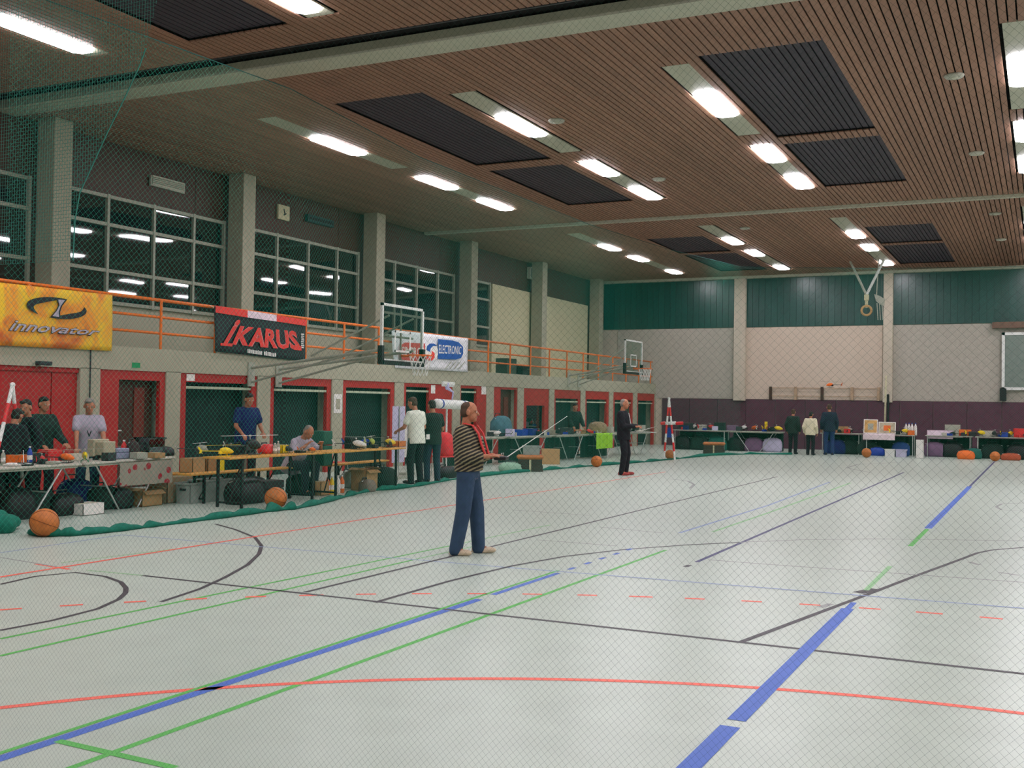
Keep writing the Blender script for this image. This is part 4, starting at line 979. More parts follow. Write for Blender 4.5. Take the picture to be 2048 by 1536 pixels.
def monitor(label, loc, size, rz, m=M_table, scr=M_dark, group=None):
    t = thing('monitor', label, 'monitor', loc, rz, group); a, b, h = size[0]/2, size[1]/2, size[2]
    MB().slab([(-a,-b,.05),(a,-b,.05),(a,-b,h),(-a,-b,h)], (0,b*.9,0)).slab([(-a*.75,-b*.1,.07),(a*.75,-b*.1,.07),(a*.75,-b*.1,h*.9),(-a*.75,-b*.1,h*.9)], (0,b*1.1,0)).build('housing', m, t, bevel=.01)
    MB().box(-a*.84, a*.84, -b-.006, -b+.004, .09, h*.93).build('screen', scr, t); MB().lathe([(a*.55,0),(a*.5,.025),(a*.2,.04),(a*.2,.07)], n=14).build('base', m, t)
    return t
def chair(label, loc, rz, m, group=None):
    t = thing('chair', label, 'chair', loc, rz, group)
    MB().box(-.21,.21,-.2,.2,.43,.46).build('seat', m, t, bevel=.01); MB().obox((0,-.21,.70),(.42,.025,.38),0,.12).build('backrest', m, t, bevel=.008)
    for sx in (-.19,.19):
        MB().tube((sx,.18,.43),(sx,.22,0),.012).build('leg', M_steel, t); MB().path([(sx,-.24,0),(sx,-.19,.44),(sx,-.235,.9)], .012, 6).build('leg', M_steel, t)
    return t
def papers(label, loc, rz, m=M_paper, n=4, size=(.21,.297)):
    t = thing('paper_stack', label, 'papers', loc, rz)
    for k in range(n): MB().obox((.01*math.sin(k*3), .008*math.cos(k*2), .004 + k*.008), (size[0], size[1], .007), .12*math.sin(k*5)).build('sheet', m, t)
    return t
def board(label, loc, rz, w_, h, m, edge=M_white, lean=.2, name='leaning_frame', cat='frame', inner=None):
    t = thing(name, label, cat, loc, rz); t.rotation_euler = (-lean, 0, rz)
    MB().box(-w_/2,w_/2,-.012,.008,0,h).build('back_board', edge, t); MB().box(-w_/2+.03,w_/2-.03,-.018,-.012,.03,h-.03).build('picture', m, t)
    if inner: MB().box(-w_*.2,w_*.2,-.021,-.018,h*.25,h*.7).build('print_field', inner, t)
    MB().obox((0,.02,h*.45),(.05,.01,h*.8),0,.1).build('strut', edge, t)
    return t
def spot(px, X, py=890): return float(atx(px, py, X)[1])
FW = -PI/2                                             # things on the left tables turn their front (-y) towards the hall
TZ, BZ = .732, .782
# first grey table
heli('small red model helicopter at the left end of the grey table', (-12.2, spot(84, -12.2), TZ), 2.2, .42, M_rplast, M_dark, M_dark, 1.0)
heli('orange-red model helicopter canopy before the man with the lanyard', (-12.15, spot(128, -12.15), TZ), .5, .5, M_oplast, M_dark, M_grey, .5)
heli('yellow model helicopter beside the beige monitor on the grey table', (-12.1, spot(170, -12.1), TZ), 2.4, .55, M_yellow, mat('green_frame', (40, 110, 70), .5), M_grey, 2.2)
bottle('blue bottle on the left grey table before the dark jackets', (-12.3, spot(60, -12.3), TZ), .24, .035, M_blue)
transmitter('black radio transmitter lying by the small red helicopter', (-12.05, spot(52, -12.05), TZ), 1.2, 0, (.3, 1, .6), .3)
transmitter('grey radio transmitter lying by the orange-red canopy', (-12.08, spot(108, -12.08), TZ), 1.9, 0, None, 0, M_grey)
papers('loose papers and a pale manual on the left grey table end', (-12.15, spot(30, -12.15), TZ), .7)
monitor('beige boxy monitor right of the yellow helicopter', (-12.42, spot(205, -12.42), TZ), (.30, .30, .30), FW, mat('beige_plastic', (172, 164, 138), .5), mat('beige_screen', (150, 146, 124), .4))
case('pale blue equipment case on the second grey table', (-12.45, spot(236, -12.45), TZ), (.26, .22, .16), FW, mat('blue_grey_plastic', (132, 136, 160), .5))
bottle('red bottle behind the pale blue case', (-12.62, spot(248, -12.62), TZ), .27, .045, M_rplast)
bag('dark brown bag between the pale blue case and the clear box', (-12.5, spot(266, -12.5), TZ), (.18, .16, .26), FW, mat('brown_bag', (58, 40, 40), .8, var=.2))
cb = crate('tall clear storage box with orange and red parts inside', (-12.62, spot(300, -12.62), TZ), (.34, .30, .30), FW, glass('clear_plastic', (.85, .88, .95), refl=.12, trans=.7), None, 'storage_box', 'box')
heli('orange helicopter canopy parts inside the clear storage box', (-12.60, spot(300, -12.60), TZ + .012), 1.57, .24, M_oplast, M_rplast, M_yellow, .2)
bag('flat black bag at the end of the second grey table', (-12.6, spot(325, -12.6), TZ), (.36, .3, .15), FW, M_black)
heli('grey model helicopter lying behind the pale blue case', (-12.85, spot(226, -12.85), TZ), .4, .5, M_grey, M_dark, M_grey, .1)
# under the grey tables
bag('black holdall on the floor under the first grey table', (-12.3, spot(128, -12.3, 1020), 0), (.55, .35, .3), FW, M_black)
bag('dark green sack on the floor behind the striped marker', (-12.45, spot(75, -12.45, 1020), 0), (.5, .35, .35), FW, M_dgr)
carton('white carton on the floor under the first grey table', (-12.1, spot(172, -12.1, 1025), 0), (.38, .3, .16), FW, M_paper, False)
carton('brown carton on the floor under the clear storage box', (-12.4, spot(288, -12.4, 1005), 0), (.42, .34, .24), FW, M_card, True)
carton('large dusty brown carton under the second grey table end', (-12.55, spot(340, -12.55, 1000), 0), (.6, .45, .40), FW, mat('dusty_card', (146, 124, 94), .85), False)
def clothpiece(label, X, px0, px1, z0, z1, m, pat=None):
    y0, y1 = spot(px0, X, 940), spot(px1, X, 940); b = MB(); b.grid(lambda u, v: (X + .02*math.sin(u*22)*(1-v), y0 + (y1-y0)*u, z0 + (z1-z0)*v), 40, 3)
    o = b.build('draped_cloth', m, None, True); return tag(o, label, 'cloth')
def patmat():
    m = mat('patterned_cloth', (150, 138, 128), .9, var=.1); N = m.node_tree.nodes; L = m.node_tree.links; vo = N.new('ShaderNodeTexVoronoi'); vo.inputs['Scale'].default_value = 6
    tc = N.new('ShaderNodeTexCoord'); cr = N.new('ShaderNodeValToRGB'); cr.color_ramp.interpolation = 'CONSTANT'; e = cr.color_ramp.elements; e[0].color = (*lin((150, 40, 50)), 1); e[1].position = .3; e[1].color = (*lin((146, 138, 124)), 1)
    L.new(tc.outputs['Object'], vo.inputs[0]); L.new(vo.outputs['Distance'], cr.inputs[0]); L.new(cr.outputs[0], N['Principled BSDF'].inputs['Base Color']); return m
clothpiece('grey cloth with red blotches draped from the second grey table', -12.02, 240, 345, .36, .70, patmat())
carton('left brown carton on the shelf behind the grey crates', (-12.75, spot(385, -12.75, 935), .42), (.30, .28, .24), FW, M_card, False); carton('right brown carton on the shelf behind the grey crates', (-12.75, spot(415, -12.75, 935), .42), (.30, .28, .24), FW, mat('wicker', (158, 116, 72), .8, var=.2, scale=30), False)
table('low shelf board under two brown cartons', (-12.5, spot(368, -12.5, 945)), (-12.5, spot(445, -12.5, 945)), .42, .5, M_wood, 'straight', None, 'low_shelf', 'shelf', M_dark)
carton('yellow box on the shelf right of the brown cartons', (-12.75, spot(433, -12.75, 935), .42), (.18, .2, .18), FW, M_yellow, False)
g5 = 'grey plastic crates under the shelf'
for i, px in enumerate((381, 407, 434)): crate('grey plastic crate on the floor, %s of three side by side' % ('left', 'middle', 'right')[i], (-12.1, spot(px, -12.1, 985), 0), (.34, .3, .36 if i else .33), FW, M_crate, g5)
# beer tables
heli('yellow model helicopter lying on the left end of the beer table', (-11.1, spot(447, -11.1), BZ), 1.0, .52, M_yellow, M_yellow, M_yellow, .4)
heli('grey model helicopter on the pile left of the yellow one', (-12.6, spot(400, -12.6), .73), .8, .55, M_grey, M_dark, M_white, 1.2)
heli('large dark model helicopter with broad white rotor blades', (-11.2, spot(500, -11.2), BZ), 1.65, .9, M_black, M_dark, M_white, -.25)
heli('dark model helicopter with green canopy behind the large dark one', (-11.28, spot(462, -11.28), BZ), 1.2, .55, M_dgr, M_dark, M_dark, .7)
bag('crumpled red bag right of the large dark helicopter', (-11.28, spot(534, -11.28), BZ), (.3, .22, .15), FW, M_rplast)
carton('yellow box at the left of the seated man', (-11.2, spot(563, -11.2), BZ), (.16, .16, .13), FW, M_yellow, False)
bottle('pale bottle between the red bag and the yellow box', (-11.15, spot(550, -11.15), BZ), .17, .035, M_grey)
transmitter('black transmitter on the beer table before the seated man', (-11.05, spot(600, -11.05), BZ), FW, 0, (.4, 1, .3), .3)
heli('small orange model helicopter before the hands of the seated man', (-11.0, spot(621, -11.0), BZ), .4, .32, M_oplast, M_dark, M_white, .8)
case('teal green case standing upright right of the seated man', (-11.7, spot(643, -11.7, 905), .482), (.26, .3, .62), FW, mat('teal_case', (34, 92, 74), .6))
chair('red chair behind the beer table right of the teal case', (-12.4, spot(668, -12.4, 930), 0), FW, M_rplast)
heli('black model helicopter with white canopy on the second beer table', (-11.1, spot(712, -11.1), BZ), .5, .6, M_white, M_black, M_dark, .4)
heli('black and lime model helicopter in the middle of the second beer table', (-11.25, spot(742, -11.25), BZ), 1.9, .65, mat('lime_plastic', (176, 196, 80), .4), M_black, M_grey, .1)
heli('yellow and black model helicopter near the end of the beer table', (-11.15, spot(776, -11.15), BZ), 1.2, .6, M_yellow, M_black, M_dark, 1.3)
heli('blue model helicopter tilted behind the lime one', (-11.36, spot(728, -11.36), BZ), .9, .6, M_blue, M_dark, M_grey, 2.6)
carton('orange-brown box at the right end of the beer table', (-11.2, spot(796, -11.2), BZ), (.26, .2, .11), FW, mat('orange_card', (196, 110, 50), .7), False)
case('dark charger case behind the white helicopter', (-11.34, spot(702, -11.34), BZ), (.24, .14, .2), FW, M_black)
g6 = 'bottles on the floor under the beer tables'
for px, mm, lb in ((655, M_oplast, 'orange bottle on the floor, left of the row'), (664, M_yellow, 'yellow bottle on the floor, second of the row'), (676, M_paper, 'white bottle on the floor, third of the row'), (684, M_oplast, 'orange bottle on the floor, right of the row')): bottle(lb, (-11.3, spot(px, -11.3, 960), 0), .32, .045, mm, M_white, g6)
carton('tan carton on the floor under the middle of the second beer table', (-11.35, spot(729, -11.35, 945), 0), (.38, .34, .38), FW, M_card, True)
bag('grey sack on the floor before the tan carton', (-11.1, spot(735, -11.1, 960), 0), (.32, .26, .22), FW, mat('grey_brown', (120, 108, 96), .9))
bag('long dark green holdall under the right end of the beer table', (-11.3, spot(768, -11.3, 950), 0), (.62, .34, .40), FW, M_dgr)
bag('black holdall on the floor left of the second medicine ball', (-11.4, spot(490, -11.4, 985), 0), (.75, .4, .40), FW, M_black)
case('dark equipment case on the floor under the first beer table', (-11.5, spot(535, -11.5, 980), 0), (.5, .3, .32), FW, M_dark)
case('low green case on the floor behind the bottles', (-11.6, spot(630, -11.6, 965), 0), (.55, .3, .2), FW, M_dgr)
carton('small brown carton on the floor under the seated man', (-11.35, spot(640, -11.35, 955), 0), (.24, .22, .24), FW, M_card, False)
# around the visitors
def rollup(label, X, px, w_, z0, z1, m, cols):
    y = spot(px, X, 860); t = thing('display_stand', label, 'display stand', (X, y, 0), FW)
    MB().box(-w_/2,w_/2,-.004,.004,z0,z1).build('sheet', m, t); MB().box(-w_/2-.02,w_/2+.02,-.1,.1,0,.06).build('base', M_grey, t); MB().tube((0,.02,.05),(0,.02,z1),.012).build('pole', M_steel, t)
    for k, c in enumerate(cols): MB().box(-w_*.36, w_*(.1 + .25*(k % 2)), -.008, -.004, z1 - .3 - .27*k, z1 - .14 - .27*k).build('print_field', c, t)
    return t
rollup('white and lilac display stand left of the man in white polo', -12.4, 797, .5, .35, 1.55, M_lilac, (M_blue, mat('pink_print', (214, 170, 176), .7), M_lilac, mat('violet_print', (120, 110, 170), .7)))
rollup('narrow pale blue display sheet behind the man in white polo', -12.9, 815, .35, .4, 1.35, M_paper, (MATS['pink_print'], M_blue, M_lilac))
t = thing('display_tube', 'white tube with blue bands hanging on a white T-shaped stand', 'display', (0,0,0))
Xd = -12.9; A = atx(872, 807, Xd); B_ = atx(934, 811, Xd); md = (A + B_)/2; d_ = nrm(B_ - A)
MB().path([A, A + d_*.03, B_ - d_*.03, B_], [.10, .115, .115, .10], 18).build('tube', M_white, t, True)
for q in (.12, .85): MB().path([A + (B_ - A)*q - d_*.03, A + (B_ - A)*q + d_*.03], .119, 18).build('band', mat('band_blue', (30, 54, 140), .5), t)
tp = atx(894, 766, Xd); l_, r_ = atx(883, 765, Xd), atx(907, 767, Xd)
MB().path([md + V(0,0,.1), md + V(0,.05,.3), tp + V(0,0,-.12), tp], [.018,.022,.05,.06], 8).build('neck', mat('pale_violet', (190, 186, 226), .5), t)
MB().loft([[l_ + V(0,0,-.09), l_ + V(0,0,.03), l_ + V(.04,0,.03), l_ + V(.04,0,-.03)], [r_ + V(0,0,-.09), r_ + V(0,0,.03), r_ + V(.04,0,.03), r_ + V(.04,0,-.03)]]).build('crosspiece', M_white, t)
MB().tube(md + V(-.14,0,-.06), V(md[0]-.14, md[1], 0), .025).build('pole', M_white, t); MB().lathe([(.22,0),(.2,.03),(.05,.06)], (md[0]-.14, md[1], 0)).build('foot', M_grey, t)
chair('red chair behind the pilot in stripes', (-12.0, spot(889, -12.0, 925), 0), FW - .4, mat('red_seat', (224, 50, 58), .6))
bag('red rucksack on the red chair behind the pilot in stripes', (-12.0, spot(889, -12.0, 925), .462), (.42, .34, .52), FW, mat('red_rucksack', (214, 44, 54), .75, var=.12))
bag('dark bag on the floor under the red chair', (-11.75, spot(893, -11.75, 945), 0), (.6, .35, .25), FW, M_black)
def dx(px, back=.35):                                   # a place on the row of grey tables
    Y = 24.
    for _ in range(4):
        X = -13.3 + (Y - 23.9)*(1.15/8.7) - back; Y = spot(px, X, 866)
    return X, Y
for px, mm, sz, lb in ((1012, M_blue, (.34,.3,.16), 'blue box left of the pair of blue boxes'), (1040, M_blue, (.5,.3,.17), 'wide blue box in the middle of the row'), (1060, mat('deep_blue', (20, 44, 130), .5), (.42,.3,.19), 'deep blue box right of the wide blue one'), (1020, M_lilac, (.2,.2,.2), 'small lilac box between the blue boxes'), (988, M_white, (.22,.2,.15), 'small white box behind the antenna foot'), (1100, mat('tan_box', (150, 140, 120), .7), (.5,.3,.14), 'tan box right of the deep blue one'), (1132, M_dark, (.3,.3,.2), 'dark box before the dark green jacket'), (1160, M_card, (.34,.3,.13), 'brown box right of the dark green jacket'), (1216, M_table, (.3,.3,.2), 'pale box on the lime cloth')):
    X, Y = dx(px, .38 if 'lilac' not in lb else .12); carton(lb, (X, Y, .752), sz, FW + .1, mm, False)
X, Y = dx(1002, .5); bag('heap of teal cloth on a stand behind the blue boxes', (X, Y, .752), (.62, .5, .55), FW, mat('teal_heap', (70, 108, 118), .85, var=.3))
X, Y = dx(1195, .45); bag('shaggy tan heap right of the dark green jacket', (X, Y, .752), (.7, .5, .36), FW, mat('tan_fur', (150, 130, 100), .95, var=.3, scale=20, bump=.5))
for px, c, lb in ((998, M_paper, 'white model helicopter behind the antenna of the pilot in stripes'), (1078, M_rplast, 'red model helicopter right of the deep blue box'), (1118, M_dgr, 'dark model helicopter before the dark green jacket'), (1150, M_oplast, 'orange-brown model helicopter beside the brown box'), (1176, M_rplast, 'red and dark model helicopter left of the tan heap')):
    X, Y = dx(px, .16); heli(lb, (X, Y, .752), 1.3 + px % 3, .55, c, M_dark, M_dark, px % 5)
X, Y = dx(1210, -.03); z0 = .30
b = MB(); b.grid(lambda u, v: (X + (.02*math.sin(u*30) if v < .8 else -.45*(v-.8)/.2), Y - .72 + 1.44*u, .30 + .465*min(v/.8, 1)), 50, 10); tag(b.build('lime_cloth', M_lime, None, True), 'lime green cloth hanging over a table edge left of the pilot in black', 'cloth')
X, Y = dx(1284, .1); t = papers('white notice lying right of the hands of the pilot in black', (X, Y, .75), FW, M_white, 3, (.3, .9)); 
table('small grey table right of the pilot in black', (-12.2, 33.4), (-12.1, 35.6), .75, .7, M_grey, 'trestle', g4)
for k, (px, c, lb) in enumerate(((1275, M_dark, 'dark box under the white notice'), (1300, M_dgr, 'green box right of the white notice'), (1318, M_grey, 'grey box left of the far striped marker'))): carton(lb, (-12.45, 33.9 + .7*k, .752), (.4, .3, .22), FW, c, False)
# boxes standing in the hall
def vault(label, loc, rz, w_, d_, h):
    t = thing('vaulting_box', label, 'vaulting box', loc, rz, 'leather-topped vaulting boxes')
    for k in range(2): MB().slab([(-w_/2+.02*k,-d_/2+.02*k,0),(w_/2-.02*k,-d_/2+.02*k,0),(w_/2-.02*k,d_/2-.02*k,0),(-w_/2+.02*k,d_/2-.02*k,0)], (0,0,h*.36)).build('section', mat('vault_wood', (58, 44, 36), .6, var=.2), t).location.z = k*h*.37
    MB().box(-w_/2-.02,w_/2+.02,-d_/2-.02,d_/2+.02,h*.74,h).build('leather_top', mat('brown_leather', (176, 104, 50), .55, var=.12), t, bevel=.04)
    MB().box(-.025,.025,-d_/2-.006,-d_/2,0,h*.72).build('strap', M_blind, t)
    return t
p = atz(1066, 944); vault('brown leather-topped vaulting box with a grey tub on it', (p[0]-.2, p[1]+.25, 0), math.atan2(CR[1], CR[0]), .62, .42, .40)
crate('grey translucent tub on top of the vaulting box', (p[0]-.18, p[1]+.28, .402), (.42, .34, .22), .4, M_crate)
p = atz(1112, 930); carton('tan carton right of the vaulting box', (p[0]-.3, p[1]+.3, 0), (.5, .3, .42), math.atan2(CR[1], CR[0]), M_card, False)
p = aty(1428, 906, 37.2); vault('second brown vaulting box at the bend of the net', (p[0], 37.2, 0), .2, .72, .42, .40)
bag('pale heap of netting before the vaulting box', tuple(atz(1022, 942)[:2]) + (0,), (.6, .4, .22), .4, mat('pale_net_heap', (150, 186, 160), .9, var=.1))
# striped markers
def marker(label, foot, tip, foot2, r=.026):
    t = thing('striped_marker', label, 'marker pole', (0,0,0), 0)
    for f_ in (foot, foot2):
        n = 7
        for k in range(n):
            a, b = V(*f_)*(1 - k/n) + V(*tip)*(k/n), V(*f_)*(1 - (k+1)/n) + V(*tip)*((k+1)/n)
            MB().tube(a, b, r, n=10).build('red_band' if k % 2 else 'white_band', M_rplast if k % 2 else M_white, t)
    MB().ell(tip, r*1.5, r*1.5, r*1.5, 10, 6).build('joint', M_white, t)
    return t
f0 = atz(52, 1030); tipY = float(f0[1]) - .15; tip = at(25, 770, 1, tipY)
f2 = at(2, 870, 1, tipY - .3); d2 = (f2 - tip); f2 = tip + d2 * (tip[2] / -d2[2])
marker('red and white striped marker pole at the left beside the nearest ball', f0, tip, f2)
Y2 = 31.8; marker('red and white striped marker poles above the far ball', at(1350, 897, 1, Y2)*V(1,1,0), at(1338, 797, 1, Y2), at(1328, 897, 1, Y2)*V(1,1,0), .03)
t = thing('blue_flag', 'blue cloth and red and white bar on the far striped marker', 'flag', (0,0,0)); q0, q1 = at(1333, 855, 1, Y2 + .06), at(1345, 875, 1, Y2 + .06)
MB().slab([(q0[0], Y2+.06, q0[2]), (q1[0], Y2+.06, q0[2]), (q1[0]+.02, Y2+.06, q1[2]), (q0[0], Y2+.06, q1[2])], (0,.02,0)).build('cloth', M_blue, t)
for a, b, mm in ((1322,1331,M_rplast),(1331,1352,M_white),(1352,1366,M_rplast)): MB().tube(at(a, 847, 1, Y2+.06), at(b, 846, 1, Y2+.06), .05, n=8).build('bar_piece', mm, t)
# far tables
def fx(px, Y): return float(aty(px, 862, Y)[0])
FZ = .752
for px, Y, c, lb, a in ((1360,39.9,M_dark,'dark model helicopter at the left end of the far tables',.3),(1390,39.9,M_paper,'white model helicopter on the far left table',2.4),(1420,39.9,M_rplast,'red model helicopter on the far left table',.8),(1490,40.2,M_white,'white model helicopter left of the orange one on the far table',2.8),(1512,40.2,M_oplast,'orange model helicopter on the far table',2.7),(1553,40.2,M_yellow,'yellow model helicopter at the right end of its far table',.2),(1808,40.3,M_yellow,'yellow model helicopter by the white bottles on the far table',.4),(1960,40.7,M_yellow,'yellow model helicopter left of two at the far right',.5),(2020,40.7,M_yellow,'yellow model helicopter farthest right',1.0),(1990,40.6,M_dark,'dark model helicopter between the two yellow ones at the right',2.),(1665,40.5,M_dark,'dark model helicopter right of the standing visitors',.2),(1700,40.5,M_grey,'grey model helicopter right of the standing visitors',2.9)):
    heli(lb, (fx(px, Y), Y, FZ), a, .75, c, M_dark, M_dark, a + .4)
for px, Y, c, sz, lb in ((1376,40.0,M_dark,(.4,.3,.25),'dark box on the far left table'),(1404,40.0,M_table,(.3,.3,.2),'pale box on the far left table'),(1440,40.0,M_dgr,(.4,.3,.3),'dark green box on the far left table'),(1465,40.3,mat('plum_box', (120, 90, 120), .7),(.4,.3,.2),'plum box at the left of its far table'),(1532,40.3,M_yellow,(.1,.1,.36),'thin yellow box right of the orange helicopter'),(1650,40.5,M_grey,(.3,.3,.3),'grey box behind the tall visitor'),(1685,40.6,M_card,(.4,.3,.24),'brown box right of the tall visitor'),(1930,41.,M_oplast,(.4,.3,.22),'orange box right of the pinkish sign'),(1905,41.,M_grey,(.5,.3,.38),'grey box right of the pinkish sign'),(2040,40.8,M_rplast,(.4,.3,.3),'red box at the far right table end'),(1975,40.9,M_table,(.5,.3,.2),'pale box under the yellow helicopter at the right')):
    carton(lb, (fx(px, Y), Y, FZ), sz, .1, c, False)
Yw = 39.95; x0, x1 = fx(1726, Yw), fx(1790, Yw)
b = MB(); b.grid(lambda u, v: (x0 + (x1-x0)*u, Yw - .03 + .02*math.sin(u*20)*(1-min(1, v*2)) + max(0, v-.5)*1.3, .56 + .205*min(v*2, 1)), 40, 8); tag(b.build('white_cloth', mat('pinkish_cloth', (226, 206, 210), .8), None, True), 'pinkish white cloth over the far table with framed pictures', 'tablecloth')
board('left framed picture leaning on the white cloth table', (fx(1741, 40.2), 40.2, .775), 0, .48, .5, mat('picture_tan', (206, 160, 96), .6, var=.3), M_paper, .15, inner=M_grey); board('right framed picture leaning on the white cloth table', (fx(1774, 40.2), 40.2, .775), 0, .58, .42, mat('picture_grey', (190, 176, 150), .6, var=.3), M_paper, .15, inner=M_oplast)
g7 = 'white bottles on the far table'
for i, px in enumerate((1812, 1818, 1824, 1831)): bottle('white bottle on the far table, %s of four' % ('first', 'second', 'third', 'last')[i], (fx(px, 40.4), 40.4, FZ), .42, .05, M_paper, M_blue, g7)
board('wide pinkish white sign standing on the far table', (fx(1880, 40.75), 40.75, FZ - .12), 0, .85, .30, mat('pink_sign', (226, 206, 220), .7), mat('pink_edge', (216, 190, 206), .7), .1, 'sign_board', 'sign')
carton('tall white box on the floor right of the white cloth table', (fx(1840, 39.2), 39.2, 0), (.24, .24, .62), 0, M_paper, False)
crate('left white bin on the floor under the far table', (fx(1781, 39.6), 39.6, 0), (.34, .3, .26), 0, M_white); crate('right white bin on the floor under the far table', (fx(1803, 39.6), 39.6, 0), (.34, .3, .26), 0, M_lilac)
bag('dark blue bag on the floor left of the white bins', (fx(1755, 40.1), 40.1, 0), (.5, .3, .3), 0, M_blue); bag('blue bag under the far table above the white bins', (fx(1802, 40.35), 40.35, 0), (.6, .3, .5), 0, mat('blue_bag', (40, 70, 130), .8))
bag('orange bag on the floor left of the last ball', (fx(1932, 39.6), 39.6, 0), (.55, .35, .3), 0, M_oplast); bag('teal bag on the floor behind the orange bag', (fx(1948, 40.1), 40.1, 0), (.5, .35, .36), 0, M_teal); bag('orange-brown bag right of the last ball', (fx(2022, 39.9), 39.9, 0), (.6, .35, .24), 0, mat('rust_bag', (170, 80, 50), .8))
for px, Y, c, lb in ((1365,40.,M_black,'black bag under the far left table'),(1400,40.,M_dgr,'dark green bag under the far left table'),(1435,40.,M_teal,'teal bag under the far left table'),(1475,40.3,M_black,'black bag left of the plum bag under the far table'),(1508,40.3,MATS['plum_box'],'plum bag under the orange helicopter table'),(1545,40.3,M_lilac,'pale lilac bag at the right end of its far table'),(1672,40.5,M_navy,'navy bag on the floor by the tall visitor'),(1700,40.6,M_dgr,'dark green bag left of the white cloth table'),(1735,40.4,M_dgr,'dark green bag under the white cloth'),(1870,40.9,MATS['plum_box'],'plum bag under the pinkish sign'),(1905,40.9,M_black,'black bag under the far grey box'),(1985,40.7,M_dgr,'dark green bag behind the last ball'),(2035,40.7,M_black,'black bag at the far right')):
    bag(lb, (fx(px, Y), Y, 0), (.72, .4, .52), 0, c)
chair('grey chair right of the pinkish sign at the far wall', (fx(1912, 41.6), 41.6, 0), PI, M_grey); chair('plum chair at the far right behind the last ball', (fx(2005, 41.6), 41.6, 0), PI, M_wains)
t = thing('lamp_pole', 'pale pole standing before the far column', 'pole', (aty(1769, 850, 42.6)[0], 42.6, 0)); MB().tube((0,0,.06),(.04,0,2.9),.035).build('shaft', M_blind, t, True); MB().lathe([(.25,0),(.24,.04),(.06,.08)]).build('foot', M_dark, t); MB().tube((.12,0,.3),(.12,0,2.2),.045).build('dark_shaft', M_black, t)
# the flying helicopter
p = aty(1662, 775, 24.); heli('small orange model helicopter hovering in mid-air before the far wall', (p[0], 24., p[2]), 2.9, .36, M_oplast, M_black, M_dark, .6)
# small dark boxes on the balcony edge
p = atx(1044, 740, XF - .4); case('dark green loudspeaker on the balcony floor behind the railing', (XF - .45, p[1], 2.562), (.5, .4, .34), FW, M_dgr); p = atx(1018, 735, XF - .4); case('larger dark green loudspeaker beside the small one on the balcony', (XF - .5, p[1], 2.562), (.7, .4, .5), FW, mat('speaker_green', (60, 80, 66), .7))

# more of the clutter
for i, (px, X, z, sz, c, lb) in enumerate(((72, -12.5, TZ, (.3,.2,.14), M_dark, 'dark box behind the blue bottle'), (100, -12.45, TZ, (.25,.2,.18), M_rplast, 'red box before the dark jackets'), (150, -12.5, TZ, (.3,.24,.1), M_table, 'flat pale box behind the yellow helicopter'), (218, -12.15, TZ, (.16,.12,.12), M_dark, 'small dark box before the beige monitor'), (278, -12.2, TZ, (.2,.16,.1), M_grey, 'small grey box before the clear storage box'), (42, -12.5, TZ, (.3,.22,.12), M_oplast, 'orange-red box at the left end of the grey table'), (312, -12.25, TZ, (.2,.2,.08), M_card, 'flat brown box before the flat black bag'))):
    carton(lb, (X, spot(px, X), z), sz, FW + .2*math.sin(i*3), c, False)
for px, X, sz, c, lb in ((30, -12.4, (.5,.4,.42), M_black, 'black rucksack on the floor at the far left'), (205, -12.5, (.5,.36,.34), M_dgr, 'dark green bag under the beige monitor'), (238, -12.4, (.4,.34,.3), M_black, 'black rucksack under the pale blue case'), (150, -12.75, (.5,.4,.45), M_navy, 'navy bag behind the white carton'), (505, -11.9, (.5,.4,.36), M_dark, 'dark grey bag under the first wooden bench'), (598, -11.9, (.5,.34,.34), M_dgr, 'dark green bag under the second wooden bench'), (700, -11.9, (.4,.34,.3), M_crate, 'pale sack under the third wooden bench'), (745, -12.1, (.4,.34,.34), M_rplast, 'red bag behind the long dark green holdall')):
    bag(lb, (X, spot(px, X, 985), 0), sz, FW, c)
for px, Y, c, lb in ((1372, 39.75, M_navy, 'small navy box at the front of the far left table'), (1430, 39.75, M_lilac, 'small lilac box at the front of the far left table'), (1478, 40.05, M_dark, 'small dark box at the front before the white far helicopter'), (1545, 40.5, M_dgr, 'small green box behind the yellow far helicopter'), (1656, 40.35, M_lilac, 'small lilac box behind the tall visitor'), (1694, 40.35, M_rplast, 'small red box right of the tall visitor'), (1822, 40.15, M_oplast, 'small orange box before the white bottles'), (1945, 40.8, M_dark, 'small dark box right of the orange far box'), (2008, 40.55, M_blue, 'small blue box between yellow helicopters at the right')):
    carton(lb, (fx(px, Y), Y, FZ), (.22, .16, .16), .2, c, False)

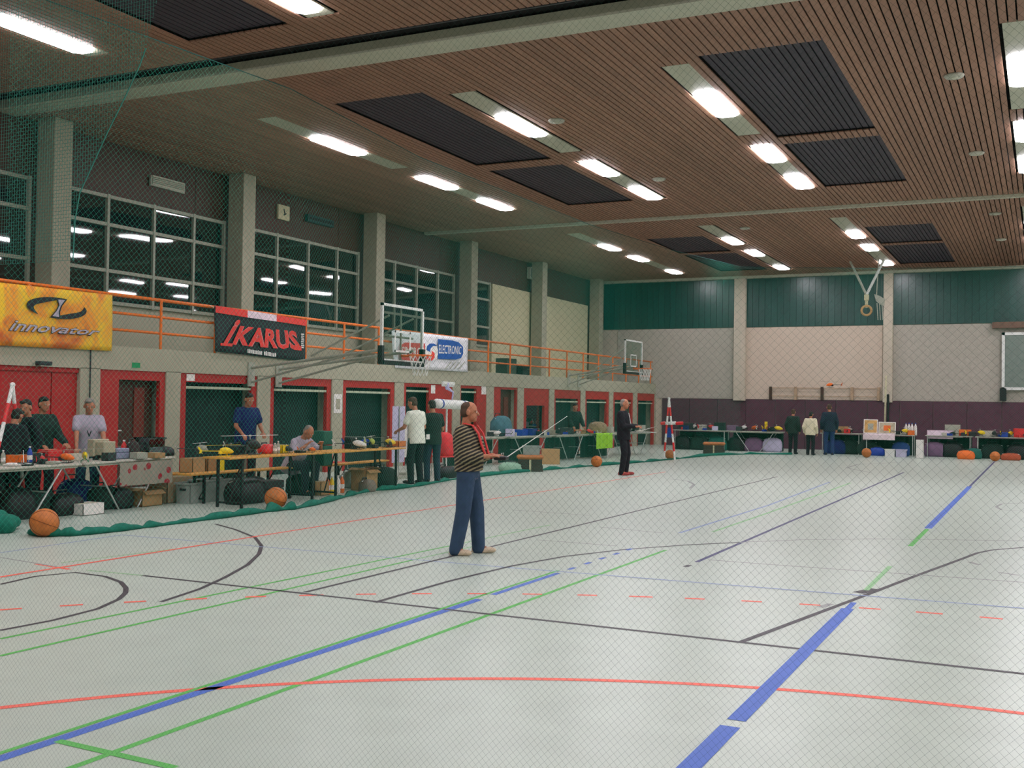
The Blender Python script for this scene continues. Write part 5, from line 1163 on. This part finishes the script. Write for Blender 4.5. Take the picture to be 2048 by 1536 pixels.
# small clutter: one pattern of each kind, a copy for every table, each named by its table
def copies(src, spots, group):
    for i, (x, y, z, lb) in enumerate(spots):
        if i == 0: src.location = (x, y, z); tag(src, lb, None, group)
        else: dup(src, (x, y, z), rnd.uniform(0, 6.2), lb, group)
def farspots(what, seed):
    r = random.Random(seed); out = []
    for a, b, Y, nm in ((1350,1446,39.6,'far table at the left by the striped marker'), (1462,1556,39.9,'far table left of the three standing visitors'), (1646,1716,40.2,'far table right of the three standing visitors'), (1796,1822,40.0,'far table beside the white bottles'), (1858,1936,40.6,'far table behind the pinkish sign'), (1958,2040,40.4,'far table at the right edge')):
        y = Y + r.uniform(.12, .6); out.append((fx(a + (b - a)*r.random(), y), y, FZ, '%s on the %s' % (what, nm)))
    return out
def rowspots(what, seed):
    r = random.Random(seed); out = []
    for a, b, nm in ((980,1030,'grey table left of the vaulting box'), (1040,1096,'grey table behind the vaulting box'), (1104,1172,'grey table before the dark green jacket'), (1180,1205,'grey table by the lime cloth')):
        X, Y = dx(a + (b - a)*r.random(), r.uniform(.12, .45)); out.append((X, Y, .752, '%s on the %s' % (what, nm)))
    return out
def leftspots(what, seed, beer=True, grey=True):
    r = random.Random(seed); out = []
    if grey:
        for y0, y1, X, nm in ((9.2, 10.7, -12.3, 'first grey table'), (11.2, 12.8, -12.45, 'second grey table')): out.append((X + r.uniform(-.15, .15), r.uniform(y0, y1), TZ, '%s on the %s from the left' % (what, nm)))
    if beer:
        for y0, y1, nm in ((12.9, 14.8, 'first beer table'), (15.3, 17.5, 'second beer table')): out.append((-11.14 + r.uniform(-.1, .1), r.uniform(y0, y1), BZ, '%s on the %s from the left' % (what, nm)))
    return out
for nm, m, sz in (('dark', M_dark, (.18, .14, .12)), ('pale', M_table, (.22, .16, .1)), ('red', M_rplast, (.14, .1, .1)), ('blue', M_blue, (.16, .12, .08))):
    copies(carton('x', (0,0,0), sz, .3, m, False), farspots('tiny %s parts box' % nm, len(nm) + ord(nm[0])), 'tiny %s boxes on the far tables' % nm)
    copies(carton('x', (0,0,0), sz, .3, m, False), rowspots('tiny %s parts box' % nm, len(nm) + 9 + ord(nm[0])), 'tiny %s boxes on the dark cloth tables' % nm)
copies(heli('x', (0,0,0), 0, .5, M_dgr, M_black, M_dark, .4), farspots('little dark green model helicopter', 77), 'little dark green helicopters on the far tables')
copies(heli('x', (0,0,0), 0, .42, M_dark, M_black, M_grey, .4), leftspots('little dark model helicopter', 5, True, False), 'little dark helicopters on the beer tables')
copies(carton('x', (0,0,0), (.12, .08, .07), 0, M_dark, False), leftspots('tiny dark battery box', 6), 'tiny dark boxes on the left tables')
copies(bottle('x', (0,0,0), .2, .03, M_grey), leftspots('little grey bottle', 16), 'little grey bottles on the left tables')
